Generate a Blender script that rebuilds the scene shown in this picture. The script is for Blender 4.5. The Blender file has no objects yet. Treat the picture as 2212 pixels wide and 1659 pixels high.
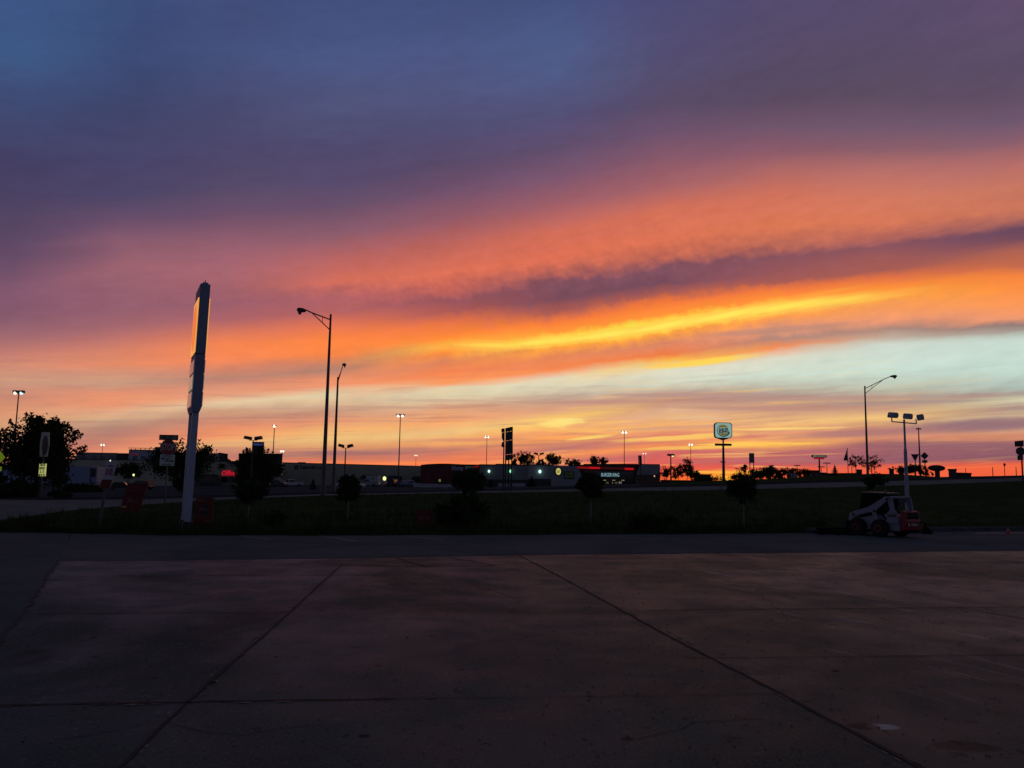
import bpy, math, random
import numpy as np
from mathutils import Vector, Matrix

# ------------------------------------------------------------------ camera, world, exposure
SC = bpy.context.scene
COL = SC.collection
F = 1736.0; CX, CY = 1106.0, 829.5            # focal length and centre of the 2212 x 1659 frame
PITCH = math.radians(6.62); ROLL = 0.0167; EYE = Vector((0, 0, 2.2))
_f = Vector((0, math.cos(PITCH), math.sin(PITCH)))
_r0 = Vector((1, 0, 0)); _u0 = Vector((0, -math.sin(PITCH), math.cos(PITCH)))
_r = _r0 * math.cos(ROLL) + _u0 * math.sin(ROLL)
_u = -_r0 * math.sin(ROLL) + _u0 * math.cos(ROLL)
cam_d = bpy.data.cameras.new("camera"); cam = bpy.data.objects.new("camera", cam_d); COL.objects.link(cam)
cam_d.sensor_width = 36; cam_d.sensor_fit = 'HORIZONTAL'; cam_d.lens = 36 * F / 2212
cam_d.clip_start = 0.1; cam_d.clip_end = 12000
M4 = Matrix((( _r.x, _u.x, -_f.x, EYE.x), (_r.y, _u.y, -_f.y, EYE.y), (_r.z, _u.z, -_f.z, EYE.z), (0, 0, 0, 1)))
cam.matrix_world = M4
SC.camera = cam
SC.view_settings.view_transform = 'Standard'; SC.view_settings.look = 'None'
SC.view_settings.exposure = 0; SC.view_settings.gamma = 1
SC.cycles.max_bounces = 4; SC.cycles.diffuse_bounces = 2; SC.cycles.glossy_bounces = 2
SC.cycles.use_denoising = True

def ray(px, py):
    return _f + _r * ((px - CX) / F) + _u * ((CY - py) / F)
def at(px, py, D):
    d = ray(px, py); return EYE + d * (D / d.y)
def gp(px, py, z=0.0):
    d = ray(px, py); return EYE + d * ((z - EYE.z) / d.z)
def lin(c):
    return tuple(((v / 255) / 12.92 if v <= 10 else ((v / 255 + .055) / 1.055) ** 2.4) for v in c)
RGB = lambda *c: lin(c)

# sky: evening clouds. Each column: (y, r, g, b) down the sky at one bearing, the same cloud layers in the same order
SKY = {
 0: [(0,62,86,133),(110,62,88,133),(230,64,73,113),(340,68,64,99),(430,76,66,98),(520,92,72,100),(570,108,78,104),(620,126,86,110),(650,132,88,110),(690,136,92,108),(715,150,100,110),(735,168,110,112),(760,190,122,114),(785,206,136,118),(805,205,146,122),(825,203,150,126),(845,198,140,120),(865,206,140,114),(890,218,146,112),(915,216,156,118),(935,214,158,120),(950,176,124,112),(970,168,112,110),(985,182,114,108),(1000,196,120,108),(1012,200,120,105),(1025,190,110,100)],
 240: [(0,60,77,121),(110,60,75,117),(230,64,69,107),(340,72,68,105),(420,78,70,104),(470,104,78,106),(520,138,92,110),(570,156,100,112),(620,150,96,112),(660,146,94,110),(700,160,102,110),(730,186,114,108),(760,218,132,106),(790,228,140,106),(812,208,150,124),(830,204,156,128),(852,232,146,112),(875,234,150,112),(893,224,168,134),(908,206,168,136),(925,180,134,118),(945,186,124,112),(965,212,132,108),(980,238,146,110),(995,228,138,106),(1010,205,120,105),(1025,200,110,98)],
 480: [(0,66,77,120),(110,70,82,125),(230,72,73,111),(330,78,72,107),(400,86,74,104),(455,106,78,104),(520,146,94,110),(580,166,102,112),(620,166,100,108),(655,152,94,108),(690,172,100,104),(718,218,120,92),(745,248,134,82),(775,250,138,88),(800,214,132,106),(815,184,130,114),(835,216,144,116),(852,228,158,124),(872,224,196,158),(886,200,150,124),(905,202,140,114),(925,232,144,106),(942,244,150,104),(958,238,180,120),(975,204,138,112),(987,190,124,110),(1002,232,134,98)],
 720: [(0,66,80,127),(110,74,86,131),(220,80,84,123),(320,80,74,109),(390,86,74,107),(440,103,79,105),(505,140,92,108),(565,190,103,98),(608,216,112,92),(640,178,98,102),(672,180,98,98),(700,226,116,84),(735,254,134,66),(768,252,136,72),(785,206,132,100),(800,182,130,112),(818,232,142,106),(832,240,150,110),(850,226,206,166),(868,216,186,152),(890,200,148,122),(910,226,148,110),(930,240,180,114),(948,236,192,124),(968,222,152,108),(982,172,112,106),(1002,250,134,82)],
 960: [(0,68,80,123),(100,76,86,131),(190,80,86,127),(280,82,78,115),(350,89,74,105),(410,112,80,106),(470,146,91,106),(530,192,102,92),(590,220,112,86),(625,196,100,90),(648,152,86,94),(672,172,90,88),(700,236,118,72),(728,255,138,56),(746,255,178,66),(762,255,144,62),(780,220,132,92),(805,246,132,80),(828,250,150,96),(838,226,210,174),(858,222,206,168),(880,224,168,130),(910,246,164,108),(935,236,190,128),(958,242,164,102),(975,192,116,106),(1000,252,130,78)],
 1200: [(0,70,82,127),(90,76,92,136),(170,80,90,133),(250,84,80,119),(320,97,78,109),(385,124,86,110),(442,160,95,104),(500,208,108,88),(560,222,112,84),(590,182,98,88),(608,130,80,94),(648,122,78,92),(675,168,90,84),(695,246,124,60),(714,255,150,56),(733,255,228,76),(750,255,164,62),(772,232,136,90),(800,250,136,78),(818,224,216,188),(840,218,210,180),(862,192,164,144),(884,220,160,128),(912,255,206,110),(932,240,160,106),(950,255,164,88),(972,186,114,110)],
 1440: [(0,76,75,117),(90,84,78,117),(160,84,77,109),(220,88,75,103),(285,110,82,108),(345,138,90,106),(398,164,98,104),(455,214,114,90),(515,222,116,84),(555,192,102,86),(575,126,80,94),(612,120,76,92),(640,186,98,80),(655,248,124,60),(674,255,144,56),(699,255,236,76),(720,255,164,66),(744,222,136,102),(768,244,126,70),(782,255,196,80),(797,224,222,200),(828,214,216,193),(848,186,156,142),(866,196,142,126),(888,226,180,144),(915,246,178,112),(940,224,128,106)],
 1680: [(0,84,75,109),(90,86,75,105),(150,86,75,102),(215,91,75,97),(270,112,84,106),(325,140,90,105),(368,176,106,104),(425,212,116,94),(490,222,122,86),(535,186,104,88),(556,138,84,94),(590,154,88,90),(610,168,92,84),(624,242,122,62),(640,255,142,58),(663,255,216,80),(684,252,156,76),(704,226,150,114),(730,178,134,120),(750,242,142,88),(772,220,218,197),(808,206,222,207),(838,190,188,168),(858,178,146,136),(885,200,150,128),(914,240,186,124),(944,214,130,110)],
 1920: [(0,86,75,107),(90,88,75,104),(150,90,76,100),(205,94,77,98),(265,113,87,108),(318,138,94,106),(362,182,111,106),(425,212,122,98),(475,216,120,88),(510,182,102,90),(528,138,84,94),(552,158,90,88),(582,166,92,84),(600,228,116,68),(622,255,144,60),(642,255,164,68),(664,250,158,92),(690,236,152,114),(712,176,138,124),(726,190,168,150),(742,206,216,203),(800,200,222,209),(842,190,192,172),(860,182,154,140),(882,194,150,128),(902,246,202,126),(918,196,142,118)],
 2212: [(0,96,77,109),(90,92,77,105),(150,92,77,102),(205,96,78,100),(255,110,87,110),(302,138,95,108),(352,182,110,105),(405,200,120,98),(450,204,118,92),(475,160,96,92),(492,104,72,94),(515,118,76,92),(545,180,102,84),(575,196,106,78),(595,248,134,64),(620,252,144,68),(655,250,152,88),(688,236,152,112),(704,148,124,120),(718,168,158,148),(734,202,220,209),(800,196,220,209),(838,172,186,176),(850,168,160,150),(862,206,202,166),(879,166,144,136),(895,212,190,148)],
}
# the cloud streaks between the gap and the skyline, same layers for each bearing
SKY2 = {
 0:[(1030,190,110,100)]*4, 240:[(1030,195,110,100)]*4, 480:[(1030,232,130,95)]*4, 720:[(1020,250,130,80)]*4, 960:[(1020,245,125,80)]*4,
 1200:[(985,246,140,90),(1000,196,110,110),(1015,240,110,80),(1030,250,90,60)],
 1440:[(956,252,150,88),(975,212,104,100),(1000,226,92,84),(1025,255,90,50)],
 1680:[(960,255,184,84),(976,190,104,106),(1002,188,92,98),(1016,255,96,56)],
 1920:[(945,216,140,112),(956,160,100,106),(998,142,86,100),(1008,246,98,64)],
 2212:[(945,208,132,106),(960,150,98,106),(990,136,86,100),(1002,240,100,62)]}
for _k in SKY2:
    if SKY2[_k][0][0] == SKY2[_k][-1][0]:
        y0 = SKY2[_k][0][0]; SKY2[_k] = [(y0 + 6 * j,) + SKY2[_k][0][1:] for j in range(4)]
EL0, ELR = math.radians(-1.5), math.radians(42)

def build_world():
    w = bpy.data.worlds.new("World"); SC.world = w; w.use_nodes = True
    nt = w.node_tree; N = nt.nodes; L = nt.links
    for n in list(N): N.remove(n)
    def math_(op, a, b=None, c=None, clamp=False):
        n = N.new('ShaderNodeMath'); n.operation = op; n.use_clamp = clamp
        for i, v in enumerate((a, b, c)):
            if v is None: continue
            if isinstance(v, (int, float)): n.inputs[i].default_value = v
            else: L.new(v, n.inputs[i])
        return n.outputs[0]
    def mapr(v, a, b, c=0., d=1., smooth=False):
        n = N.new('ShaderNodeMapRange'); n.interpolation_type = 'SMOOTHSTEP' if smooth else 'LINEAR'
        L.new(v, n.inputs[0])
        for i, q in enumerate((a, b, c, d)): n.inputs[i + 1].default_value = q
        return n.outputs[0]
    def mix(f, a, b, mode='MIX'):
        n = N.new('ShaderNodeMix'); n.data_type = 'RGBA'; n.blend_type = mode; n.clamp_factor = True
        for sock, v in ((n.inputs[0], f), (n.inputs[6], a), (n.inputs[7], b)):
            if isinstance(v, (int, float)): sock.default_value = v
            elif isinstance(v, tuple): sock.default_value = (*v[:3], 1)
            else: L.new(v, sock)
        return n.outputs[2]
    def comb(x, y, z=0.0):
        n = N.new('ShaderNodeCombineXYZ')
        for i, v in enumerate((x, y, z)):
            if isinstance(v, (int, float)): n.inputs[i].default_value = v
            else: L.new(v, n.inputs[i])
        return n.outputs[0]
    def noise(vec, scale, detail=4, rough=.5, dist=0):
        n = N.new('ShaderNodeTexNoise'); n.inputs['Scale'].default_value = scale; n.inputs['Detail'].default_value = detail
        n.inputs['Roughness'].default_value = rough; n.inputs['Distortion'].default_value = dist
        L.new(vec, n.inputs['Vector']); return math_('SUBTRACT', n.outputs[0], .5)
    tc = N.new('ShaderNodeTexCoord'); sep = N.new('ShaderNodeSeparateXYZ')
    nrm = N.new('ShaderNodeVectorMath'); nrm.operation = 'NORMALIZE'
    L.new(tc.outputs['Generated'], nrm.inputs[0]); L.new(nrm.outputs[0], sep.inputs[0])
    az = math_('ARCTAN2', sep.outputs[0], sep.outputs[1]); el = math_('ARCSINE', sep.outputs[2])
    # cloud texture laid along the streets of cloud (they climb to the right)
    along = math_('MULTIPLY_ADD', az, -.17, el)
    v1 = comb(math_('MULTIPLY', az, 5.), math_('MULTIPLY', along, 26.))
    v2 = comb(math_('MULTIPLY', az, 9.), math_('MULTIPLY', along, 75.), 3.3)
    v3 = comb(math_('MULTIPLY', az, 30.), math_('MULTIPLY', along, 90.), 7.1)
    v5 = comb(math_('MULTIPLY', math_('MULTIPLY_ADD', el, .5, az), 58.), math_('MULTIPLY', along, 56.), 4.4)
    n5 = noise(v5, 1., 5, .62, .0)
    mk = math_('MULTIPLY', mapr(math_('ABSOLUTE', math_('SUBTRACT', el, .235)), .04, .13, 1., 0., True), mapr(math_('ABSOLUTE', math_('SUBTRACT', az, .06)), .12, .46, 1., .25, True))
    n5m = math_('MULTIPLY', n5, mk)
    hi = mapr(el, .02, .3, .25, 1.)
    n1 = noise(v1, 1., 5, .55, .3); n2 = noise(v2, 1., 5, .6, .2); n3 = noise(v3, 1., 5, .62)
    d = math_('MULTIPLY_ADD', n5m, .020, math_('MULTIPLY', math_('MULTIPLY_ADD', n1, .016, math_('MULTIPLY_ADD', n2, .006, math_('MULTIPLY', n3, .010))), hi))
    ew = math_('ADD', el, d)
    azw = math_('MULTIPLY_ADD', n1, .05, az)
    fac = math_('SQRT', math_('MAXIMUM', mapr(ew, EL0, EL0 + ELR), 0.0))
    cols = sorted(SKY)
    azs = []
    for px in cols:
        dd = ray(px, 800); azs.append(math.atan2(dd.x, dd.y))
    def ramp(stops, f):
        n = N.new('ShaderNodeValToRGB'); cr = n.color_ramp; cr.interpolation = 'LINEAR'
        while len(cr.elements) > 1: cr.elements.remove(cr.elements[-1])
        cr.elements[0].position = stops[0][0]; cr.elements[0].color = (*stops[0][1], 1)
        for p, c in stops[1:]:
            e = cr.elements.new(p); e.color = (*c, 1)
        L.new(f, n.inputs[0]); return n.outputs[0]
    s = None; data = []
    for px in cols:
        rows = SKY[px] + SKY2[px]; K = len(rows)
        st = []
        for k, row in enumerate(rows):
            d3 = ray(px, row[0]).normalized(); e = math.asin(d3.z)
            f = math.sqrt(max(0, (e - EL0) / ELR)); g = k / (K - 1)
            st.append((f, (g, g, g)))
        st.reverse()
        for i in range(1, len(st)):
            if st[i][0] <= st[i - 1][0] + .0005: st[i] = (st[i - 1][0] + .0006, st[i][1])
        data.append((st, [(k / (K - 1), lin(r[1:])) for k, r in enumerate(rows)]))
    ws = [mapr(azw, azs[i], azs[i + 1]) for i in range(len(cols) - 1)]
    s = ramp(data[0][0], fac)
    for i in range(1, len(cols)): s = mix(ws[i - 1], s, ramp(data[i][0], fac))
    sg = N.new('ShaderNodeSeparateColor'); L.new(s, sg.inputs[0]); s = sg.outputs[0]
    c = ramp(data[0][1], s)
    for i in range(1, len(cols)): c = mix(ws[i - 1], c, ramp(data[i][1], s))
    # fine streaks, stronger low down
    v4 = comb(math_('MULTIPLY', az, 6.5), math_('MULTIPLY', math_('MULTIPLY_ADD', az, -.05, el), 165.), 1.7)
    n4 = noise(v4, 1., 6, .6, .4)
    low = mapr(el, .150, .075, 0., 1.)
    up = math_('MULTIPLY', math_('MULTIPLY', mapr(n4, .01, .17, 0., 1., True), low), .58)
    dn = math_('MULTIPLY', math_('MULTIPLY', mapr(n4, -.01, -.18, 0., 1., True), low), .46)
    sunside = mapr(math_('ABSOLUTE', math_('SUBTRACT', az, .2)), .05, .4, 1., 0., True)
    c = mix(math_('MULTIPLY', up, math_('MULTIPLY_ADD', sunside, .8, .2)), c, RGB(255, 196, 100))
    c = mix(math_('MULTIPLY', dn, 1.0), c, RGB(176, 120, 112))
    soft = math_('MULTIPLY_ADD', math_('ADD', math_('MULTIPLY', n5m, 1.6), n3), .22, math_('MULTIPLY_ADD', n1, .22, 1.0))
    c = mix(1.0, c, comb(soft, soft, soft), 'MULTIPLY')
    # named bright spots: the last gap over the set sun, two torn yellow wisps, the thin streaks beside the tall sign
    def blob(px, py, rx, ry, tilt, col, amt, tear=.25):
        nonlocal c
        d3 = ray(px, py); a0 = math.atan2(d3.x, d3.y); e0 = math.asin(d3.normalized().z)
        da = math_('SUBTRACT', az, a0); de = math_('ADD', math_('SUBTRACT', el, e0), math_('MULTIPLY', da, -tilt))
        q = math_('ADD', math_('POWER', math_('ABSOLUTE', math_('DIVIDE', da, rx / F)), 2.), math_('POWER', math_('ABSOLUTE', math_('DIVIDE', de, ry / F)), 2.))
        q = math_('MULTIPLY_ADD', n4, -tear * 4, q)
        q = math_('MULTIPLY_ADD', n2, -tear * 3, q)
        q = math_('MULTIPLY_ADD', n5, -tear * 1.6, q)
        m = mapr(q, 1.45, .0, 0., amt, True)
        c = mix(m, c, lin(col))
    for (bx, by, tl, rx, am) in ((1060, 747, .02, 90, .55), (1190, 737, .10, 110, .8), (1320, 722, .13, 110, .95), (1450, 701, .17, 110, 1.0), (1580, 679, .16, 110, 1.0), (1700, 662, .13, 100, .85), (1810, 650, .10, 90, .5)):
        blob(bx, by, rx, 13, tl, (255, 208, 84), am * .8, .18); blob(bx, by, rx * .8, 6, tl, (255, 238, 96), am * .75, .16)
    blob(1865, 646, 80, 7, .09, (255, 206, 84), .55, .7); blob(1930, 634, 90, 9, .08, (255, 176, 76), .45, .8)
    blob(1740, 640, 120, 6, .12, (255, 168, 66), .5, .8); blob(1010, 752, 90, 7, .0, (255, 176, 76), .5, .5)
    blob(1270, 1000, 90, 3, .02, (255, 150, 90), .6, .6); blob(1020, 950, 130, 4, .03, (206, 134, 112), .6, .6); blob(760, 978, 150, 5, .02, (160, 108, 108), .7, .5)
    blob(1130, 962, 110, 4, .05, (182, 118, 110), .6, .5); blob(1500, 922, 160, 4, .05, (206, 150, 130), .6, .6); blob(1380, 958, 130, 4, .06, (198, 124, 110), .6, .5)
    blob(960, 865, 120, 4, .02, (198, 164, 142), .6, .6); blob(820, 880, 130, 4, .02, (196, 150, 126), .6, .6)
    blob(1180, 905, 60, 3, .08, (255, 205, 115), .6, .6); blob(1690, 936, 90, 3, .0, (238, 160, 120), .5, .6); blob(1560, 960, 80, 2.4, .0, (255, 214, 100), .8, .5)
    blob(1530, 781, 120, 8, .11, (255, 216, 84), .95, .2)
    blob(1440, 789, 60, 4, .08, (255, 206, 90), .7, .2)
    blob(1560, 1038, 130, 24, 0, (255, 112, 42), .85, .3)
    blob(1545, 1020, 80, 2.6, 0, (255, 206, 80), .95, .35)
    blob(1640, 1017, 50, 2.2, .0, (255, 200, 90), .8, .5)
    blob(1570, 1030, 40, 2.5, 0, (255, 205, 70), .9, .3)
    blob(1655, 1008, 80, 1.8, -.01, (255, 176, 90), .7, .4)
    blob(1570, 1022, 60, 9, 0, (255, 168, 60), .7, .4)
    blob(1566, 1037, 15, 5, 0, (255, 196, 60), .9, .3)
    blob(1500, 853, 190, 5, .0, (184, 148, 138), .85, .5)
    blob(1740, 861, 200, 5, .0, (184, 148, 136), .75, .5)
    blob(1290, 868, 150, 5, .03, (190, 140, 128), .7, .5)
    blob(1640, 882, 210, 5, -.02, (192, 142, 126), .75, .5)
    blob(1960, 869, 160, 4, .0, (168, 144, 136), .7, .5)
    blob(2140, 917, 150, 14, .05, (142, 106, 118), .9, .3)
    blob(1900, 934, 170, 8, .04, (170, 116, 118), .75, .35)
    blob(2050, 962, 180, 8, .0, (148, 98, 106), .6, .4)
    blob(1680, 712, 150, 7, .04, (184, 136, 120), .6, .5)
    blob(1222, 911, 40, 7, .05, (255, 232, 134), .8, .9)
    blob(1196, 918, 34, 7, -.06, (255, 226, 126), .75, .9)
    blob(1275, 945, 60, 4, .12, (255, 220, 110), .8, .6)
    blob(1480, 945, 150, 6, .06, (255, 205, 105), .8, .6)
    blob(1700, 926, 110, 3.0, .02, (255, 216, 120), .8, .5)
    blob(1500, 967, 140, 5, .04, (255, 205, 95), .8, .6)
    blob(1650, 958, 120, 3.4, .0, (255, 200, 90), .8, .6)
    blob(1500, 903, 90, 4, .0, (226, 190, 150), .5, .5)
    blob(2150, 942, 90, 4, .0, (206, 134, 104), .6, .5)
    # beyond the picture: overhead and behind, a dull blue-grey evening sky with the twilight of the low sun as base
    sky = N.new('ShaderNodeTexSky'); sky.sky_type = 'NISHITA'; sky.sun_disc = False
    sky.sun_elevation = math.radians(-2.5); sky.sun_rotation = math.radians(14)
    tw = mix(1.0, sky.outputs[0], (.01, .01, .01), 'MULTIPLY')
    back = mix(mapr(el, .0, .75, 0., 1., True), (.105, .112, .175), (.012, .022, .034))
    back = mix(1.0, back, tw, 'ADD')
    m_az = mapr(math_('ABSOLUTE', az), .72, 1.5, 0., 1., True)
    m_el = mapr(el, .60, .85, 0., 1., True)
    m = math_('MAXIMUM', m_az, m_el)
    c = mix(m, c, back)
    bg = N.new('ShaderNodeBackground'); L.new(c, bg.inputs[0]); bg.inputs[1].default_value = 1.0
    out = N.new('ShaderNodeOutputWorld'); L.new(bg.outputs[0], out.inputs[0])
    w.cycles.sampling_method = 'MANUAL'; w.cycles.sample_map_resolution = 1024
build_world()

# ------------------------------------------------------------------ helpers
random.seed(7)
class MB:
    """collects shapes for ONE mesh"""
    def __init__(s): s.v = []; s.f = []; s.sm = []
    def add(s, vs, fs, smooth=False):
        o = len(s.v); s.v += [tuple(v) for v in vs]; s.f += [tuple(i + o for i in f) for f in fs]; s.sm += [smooth] * len(fs); return s
    def box(s, c, size, rot=None, taper=None):
        x, y, z = (q / 2 for q in size); tx, ty = taper or (1, 1)
        vs = [Vector((sx * x * (tx if sz > 0 else 1), sy * y * (ty if sz > 0 else 1), sz * z)) for sz in (-1, 1) for sy in (-1, 1) for sx in (-1, 1)]
        if rot is not None: vs = [rot @ v for v in vs]
        vs = [v + Vector(c) for v in vs]
        return s.add(vs, [(0, 2, 3, 1), (4, 5, 7, 6), (0, 1, 5, 4), (2, 6, 7, 3), (0, 4, 6, 2), (1, 3, 7, 5)])
    def tube(s, a, b, r0, r1=None, n=8, caps=True):
        a = Vector(a); b = Vector(b); r1 = r0 if r1 is None else r1
        d = (b - a).normalized(); t = Vector((1, 0, 0)) if abs(d.x) < .8 else Vector((0, 1, 0))
        u = d.cross(t).normalized(); w = d.cross(u)
        vs = []
        for p, r in ((a, r0), (b, r1)):
            for i in range(n):
                q = 2 * math.pi * i / n; vs.append(p + (u * math.cos(q) + w * math.sin(q)) * r)
        fs = [(i, (i + 1) % n, n + (i + 1) % n, n + i) for i in range(n)]
        s.add(vs, fs, True)
        if caps: s.add(vs[:n], [tuple(range(n))[::-1]]); s.add(vs[n:], [tuple(range(n))])
        return s
    def path(s, pts, r, n=8):
        for i in range(len(pts) - 1):
            ra = r[i] if isinstance(r, (list, tuple)) else r; rb = r[i + 1] if isinstance(r, (list, tuple)) else r
            s.tube(pts[i], pts[i + 1], ra, rb, n)
        return s
    def ball(s, c, r, n=10, m=6):
        rx, ry, rz = r if isinstance(r, tuple) else (r, r, r); c = Vector(c)
        vs = [c + Vector((0, 0, rz))]
        for j in range(1, m):
            p = math.pi * j / m
            for i in range(n):
                q = 2 * math.pi * i / n; vs.append(c + Vector((rx * math.sin(p) * math.cos(q), ry * math.sin(p) * math.sin(q), rz * math.cos(p))))
        vs.append(c - Vector((0, 0, rz)))
        fs = [(0, 1 + i, 1 + (i + 1) % n) for i in range(n)]
        for j in range(m - 2):
            for i in range(n):
                a = 1 + j * n + i; b = 1 + j * n + (i + 1) % n; fs.append((a, a + n, b + n, b))
        k = 1 + (m - 2) * n; fs += [(k + (i + 1) % n, k + i, len(vs) - 1) for i in range(n)]
        return s.add(vs, fs, True)
    def prism(s, poly, d, fn=None):
        """poly in (a,b), thickness d along the third axis; fn maps (a,b,c)->point. default a->x, b->z, c->y"""
        fn = fn or (lambda a, b, c: (a, c, b)); n = len(poly)
        d0, d1 = d if isinstance(d, tuple) else (-d / 2, d / 2)
        vs = [fn(a, b, d0) for a, b in poly] + [fn(a, b, d1) for a, b in poly]
        return s.add(vs, [tuple(range(n)), tuple(range(n, 2 * n))[::-1]] + [(i, i + n, (i + 1) % n + n, (i + 1) % n) for i in range(n)])
    def build(s, name, mat, parent=None, bevel=0):
        me = bpy.data.meshes.new(name); me.from_pydata(s.v, [], s.f)
        me.polygons.foreach_set('use_smooth', s.sm); me.update()
        me.materials.append(mat)
        o = bpy.data.objects.new(name, me); COL.objects.link(o)
        if parent: o.parent = parent
        if bevel:
            b = o.modifiers.new('bevel', 'BEVEL'); b.width = bevel; b.segments = 2; b.limit_method = 'ANGLE'
        return o
def tag(o, label=None, cat=None, group=None, kind=None):
    if label: o['label'] = label
    if cat: o['category'] = cat
    if group: o['group'] = group
    if kind: o['kind'] = kind
    return o
def thing(name, loc, label, cat, group=None, rz=0, tilt=None):
    o = bpy.data.objects.new(name, None); COL.objects.link(o); o.location = loc; o.rotation_euler = (0, 0, rz)
    if tilt: o.rotation_euler = (tilt[0], tilt[1], rz)
    o.empty_display_size = .3
    return tag(o, label, cat, group)
def kids(o): return [c for c in bpy.data.objects if c.parent == o]
def copy_tree(o, parent=None):
    c = o.copy(); COL.objects.link(c); c.parent = parent
    for ch in kids(o): copy_tree(ch, c)
    return c
MATS = {}
def mat(name, col, rough=.7, emit=None, es=1.0, metal=0, noise=.25, nscale=6., spec=.5, bump=0, col2=None, trans=0):
    if name in MATS: return MATS[name]
    m = bpy.data.materials.new(name); m.use_nodes = True; nt = m.node_tree; N = nt.nodes; L = nt.links
    b = N['Principled BSDF']; b.inputs['Roughness'].default_value = rough; b.inputs['Metallic'].default_value = metal
    b.inputs['Specular IOR Level'].default_value = spec
    tc = N.new('ShaderNodeTexCoord'); nz = N.new('ShaderNodeTexNoise'); nz.inputs['Scale'].default_value = nscale; nz.inputs['Detail'].default_value = 5
    L.new(tc.outputs['Object'], nz.inputs['Vector'])
    mx = N.new('ShaderNodeMix'); mx.data_type = 'RGBA'
    a = tuple(v * (1 - noise) for v in col); c2 = tuple(min(1, v * (1 + noise)) for v in col) if col2 is None else col2
    mx.inputs[6].default_value = (*a, 1); mx.inputs[7].default_value = (*c2, 1)
    mr = N.new('ShaderNodeMapRange'); mr.inputs[1].default_value = .3; mr.inputs[2].default_value = .7
    L.new(nz.outputs[0], mr.inputs[0]); L.new(mr.outputs[0], mx.inputs[0]); L.new(mx.outputs[2], b.inputs['Base Color'])
    if bump:
        bp = N.new('ShaderNodeBump'); bp.inputs['Strength'].default_value = bump; bp.inputs['Distance'].default_value = .02
        L.new(nz.outputs[0], bp.inputs['Height']); L.new(bp.outputs[0], b.inputs['Normal'])
    if emit is not None:
        b.inputs['Emission Color'].default_value = (*emit, 1); b.inputs['Emission Strength'].default_value = es
    if trans:
        b.inputs['Transmission Weight'].default_value = trans
    MATS[name] = m; return m
GALV = mat('galvanised_steel', (.10, .10, .11), .6, metal=.3)
DARKM = mat('dark_metal', (.03, .03, .035), .6)
WHITEP = mat('white_paint', (.55, .56, .6), .55, noise=.12)
DULLW = mat('dull_white', (.42, .42, .44), .7, noise=.15)
BLACK = mat('black_rubber', (.012, .012, .012), .85)
REDP = mat('red_paint', (.30, .012, .012), .5, noise=.15)
LAMP = mat('lamp_white', (.5, .5, .5), .5, emit=(1.0, .88, .70), es=1.5)
LAMPC = mat('lamp_cool', (.5, .5, .5), .5, emit=(.55, .9, 1.0), es=1.3)
LAMPG = mat('lamp_green', (.3, .5, .4), .5, emit=(.55, 1.0, .82), es=1.6)
LAMPG2 = mat('lamp_green_deep', (.3, .5, .4), .5, emit=(.3, 1.0, .55), es=1.2)
LAMPY = mat('lamp_yellow', (.5, .5, .3), .5, emit=(.9, 1.0, .35), es=1.3)
LAMPW = mat('lamp_warm', (.5, .4, .3), .5, emit=(1.0, .45, .3), es=1.0)
GLASS = mat('dark_glass', (.012, .014, .018), .12, spec=.6)
BARK = mat('bark', (.05, .035, .025), .9)
LEAF = mat('leaves', (.028, .048, .018), .9, spec=.0, nscale=1.5, noise=.5)
LEAF2 = mat('leaves_olive', (.05, .06, .02), .8, spec=.2, nscale=1.5, noise=.5)
NEEDLE = mat('needles', (.02, .04, .02), .9, spec=.0)

def text_mesh(s, size, ext=.01, bold=0.0, shear=0.0, align='CENTER', sx=1.0):
    cu = bpy.data.curves.new('t', 'FONT'); cu.body = s; cu.size = size; cu.extrude = ext; cu.align_x = align; cu.align_y = 'CENTER'
    cu.offset = bold; cu.shear = shear; cu.resolution_u = 3
    ob = bpy.data.objects.new('t', cu); COL.objects.link(ob); dg = bpy.context.evaluated_depsgraph_get()
    me = ob.evaluated_get(dg).to_mesh(); vs = [(v.co.x * sx, v.co.y, v.co.z) for v in me.vertices]; fs = [tuple(p.vertices) for p in me.polygons]
    bpy.data.objects.remove(ob); bpy.data.curves.remove(cu); return vs, fs
def lettering(s, size, width, material, parent, pos, face=None, name='lettering', bold=0.0, shear=0.0, rot=0.0):
    """text facing local -Y (towards the camera) at pos, fitted to width"""
    vs, fs = text_mesh(s, size, .012, bold, shear)
    if not vs: return None
    w = max(v[0] for v in vs) - min(v[0] for v in vs); k = width / w if width else 1
    cr, sr = math.cos(rot), math.sin(rot)
    fn = face or (lambda a, b, c: (a, -c, b))
    out = []
    for x, y, z in vs:
        x *= k; x, y = x * cr - y * sr, x * sr + y * cr
        q = fn(x, y, z); out.append((q[0] + pos[0], q[1] + pos[1], q[2] + pos[2]))
    mb = MB(); mb.add(out, fs); return mb.build(name, material, parent)

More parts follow.
